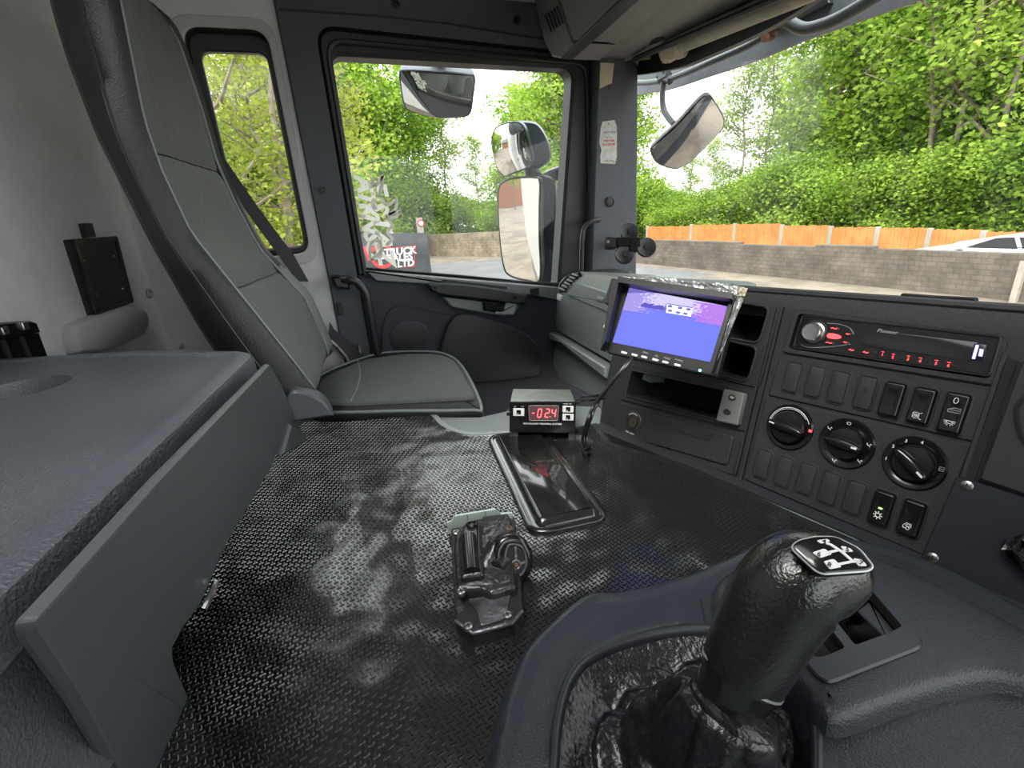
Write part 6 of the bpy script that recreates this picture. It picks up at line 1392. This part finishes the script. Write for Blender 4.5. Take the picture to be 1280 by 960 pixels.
for i in range(NR+1):
    t = i/NR; row = []
    rise = smooth_(max(0, (t-.42)/.58))
    for k in range(n):
        o = K0.p(HQ[k].x, HQ[k].y, -.004); tp_ = topc-ax_*.012*(1-t)+TR[k]*(.0255 if t > .93 else .028)
        p = o.lerp(tp_, t**.9)
        th = 2*pi*k/n
        z = (ZK-.006)*(1-rise)+tp_.z*rise - .016*sin(pi*min(1, t/.62))**1.2
        fold = (abs(sin(th*3.5+2.2*t+.6))**.6-.6)*.013*sin(pi*min(1, t*1.02))**1.1
        fold += .005*noise.noise(V((cos(th)*2.2, sin(th)*2.2, t*5)))*sin(pi*t)+.0025*noise.noise(V((cos(th)*7, sin(th)*7, t*12)))*sin(pi*t)
        fold += .004*sin(t*26+th*2+3*noise.noise(V((cos(th), sin(th), 3))))*max(0, sin(pi*t))*(t < .75)
        r_ = V((p.x-topc.x, p.y-topc.y, 0)); r_ = r_.normalized() if r_.length > 1e-6 else V((1, 0, 0))
        q = V((p.x, p.y, z))+r_*fold*.7+V((0, 0, fold*.9))
        row.append(q)
    R.append(row)
gm_ = obj('gaiter', M().rings(R, True, False, True), MT['leather'], gt, smooth=60)
sm_ = M()
for off in (-2, 2):
    for i in range(13, 30): sm_.tube([R[i][(int(n*.62)+off) % n]+V((0, 0, .0006)), R[i][(int(n*.62)+off) % n].lerp(R[i+1][(int(n*.62)+off) % n], .6)+V((0, 0, .0006))], .0007, 5)
obj('gaiter_stitching', sm_, MT['vinyl_worn'], gt, kind='stuff')
obj('gaiter_tie', M().tube([topc+(a1*cos(t)+b1*sin(t))*.0265-ax_*.004 for t in [2*pi*k/24 for k in range(25)]], .0035, 8), MT['leather'], gt)
# collar and knob: sections across a bent axis
def kpt(x, y, d): return hd(x, y, d)
path = [(908, 882, 41, .340), (914, 868, 43, .339), (920, 855, 45, .338), (927, 842, 50, .337), (940, 815, 54, .335), (952, 790, 56.5, .334), (966, 765, 59, .332), (982, 742, 61, .330), (1000, 727, 61, .328), (1020, 721, 56, .327), (1040, 720, 49, .326), (1058, 719, 40, .325), (1072, 719, 29, .325), (1083, 718, 15, .325)]
def knobrings(pp):
    P = [kpt(x, y, d) for x, y, r, d in pp]; Rr = []; prev = None
    for i, (x, y, r, d) in enumerate(pp):
        t = (P[min(i+1, len(P)-1)]-P[max(i-1, 0)]).normalized(); a = (-FW-t*(-FW).dot(t)).normalized(); b = t.cross(a); rm = r*d/FOC
        Rr.append([P[i]+(a*sin(2*pi*k/40)*.93+b*cos(2*pi*k/40))*rm for k in range(40)])
    return Rr
full = [(p.x, p.y, q.x, q.y) for p, q in zip(crv([(a, b, 0) for a, b, c, d in path[3:]], 4), crv([(c, d*1000, 0) for a, b, c, d in path[3:]], 4))]
full = [(a, b, c, d/1000) for a, b, c, d in full]
KR = knobrings(full)
# flatten the crown where the pattern plate sits
cT = hd(1036, 697, .297); TN = (V((0, 0, 1))*.80 - FW*.55 - RT*.12).normalized()
TP = Fr(cT, RT-TN*RT.dot(TN), UP-TN*UP.dot(TN), TN)
for row in KR:
    for p in row:
        d = (p-cT).dot(TN)
        if d > 0: p -= TN*d*.93
knob = obj('knob', M().rings(KR, True, True, True), MT['knob_leather'], gt, smooth=60)
ck_ = knobrings(path[:4]); obj('knob_collar', M().rings(ck_, True, True, True), MT['gloss_black'], gt, smooth=50)
rg = knobrings([(926, 844, 50.5, .337), (927.5, 841, 51.2, .337)]); obj('knob_ring', M().rings(rg, True, True, True), MT['silver_plastic'], gt)
tpl = [TP.uv(*p, .002) for p in [(989, 684), (998, 676), (1020, 671), (1045, 671), (1075, 686), (1092, 708), (1085, 713), (1030, 717), (1020, 713)]]
TPp = ccw(rnd(tpl, .003, 4))
plt = obj('pattern_plate', M().stack(TP, TPp, [(0, -.004), (0, .0022), (.0012, .0030)]), MT['gloss_black'], gt, smooth=40)
obj('plate_rim', M().tube([TP.p(a, b, .0012) for a, b in TPp]+[TP.p(*TPp[0], .0012)], .0009, 6), MT['silver_plastic'], plt)
for (pts, s, c) in [([(1015, 691), (1030, 686), (1040, 693), (1025, 698)], '6', (1023.5, 693)), ([(1029, 702), (1042, 699), (1052, 709), (1037, 712)], '8', (1036.5, 706)), ([(1050, 683), (1060, 684), (1067, 690), (1056, 690)], '5', (1059, 687)), ([(1066, 698), (1077, 700), (1084, 708), (1073, 708)], '7', (1076, 704)), ([(1020, 676), (1034, 674), (1038, 677), (1026, 680)], '4', (1030, 677))]:
    q = rnd([TP.uv(*p, .003) for p in pts], .001, 3); b = obj('pattern_key', M().stack(TP, q, [(0, .002), (0, .0036)]), MT['white_key'], plt, smooth=0)
    m = M(); text(m, s, TP, *TP.uv(*c, .0036), .0042, h=.0040, rot=-.6, bold=.02); obj('key_number', m, MT['lcd_dark'], b, smooth=0, recalc=False)
m = M(); m.strip(TP, [TP.uv(*p, .003) for p in [(1038, 681), (1052, 690), (1066, 702)]], .0016, .002, .0036)
for a, b in [((1034, 691), (1048, 688)), ((1046, 706), (1066, 702)), ((1052, 690), (1060, 688)), ((1066, 702), (1074, 703)), ((1038, 681), (1032, 679))]: m.strip(TP, [TP.uv(*a, .003), TP.uv(*b, .003)], .0014, .002, .0036)
obj('gate_lines', m, MT['white_key'], plt, smooth=0)
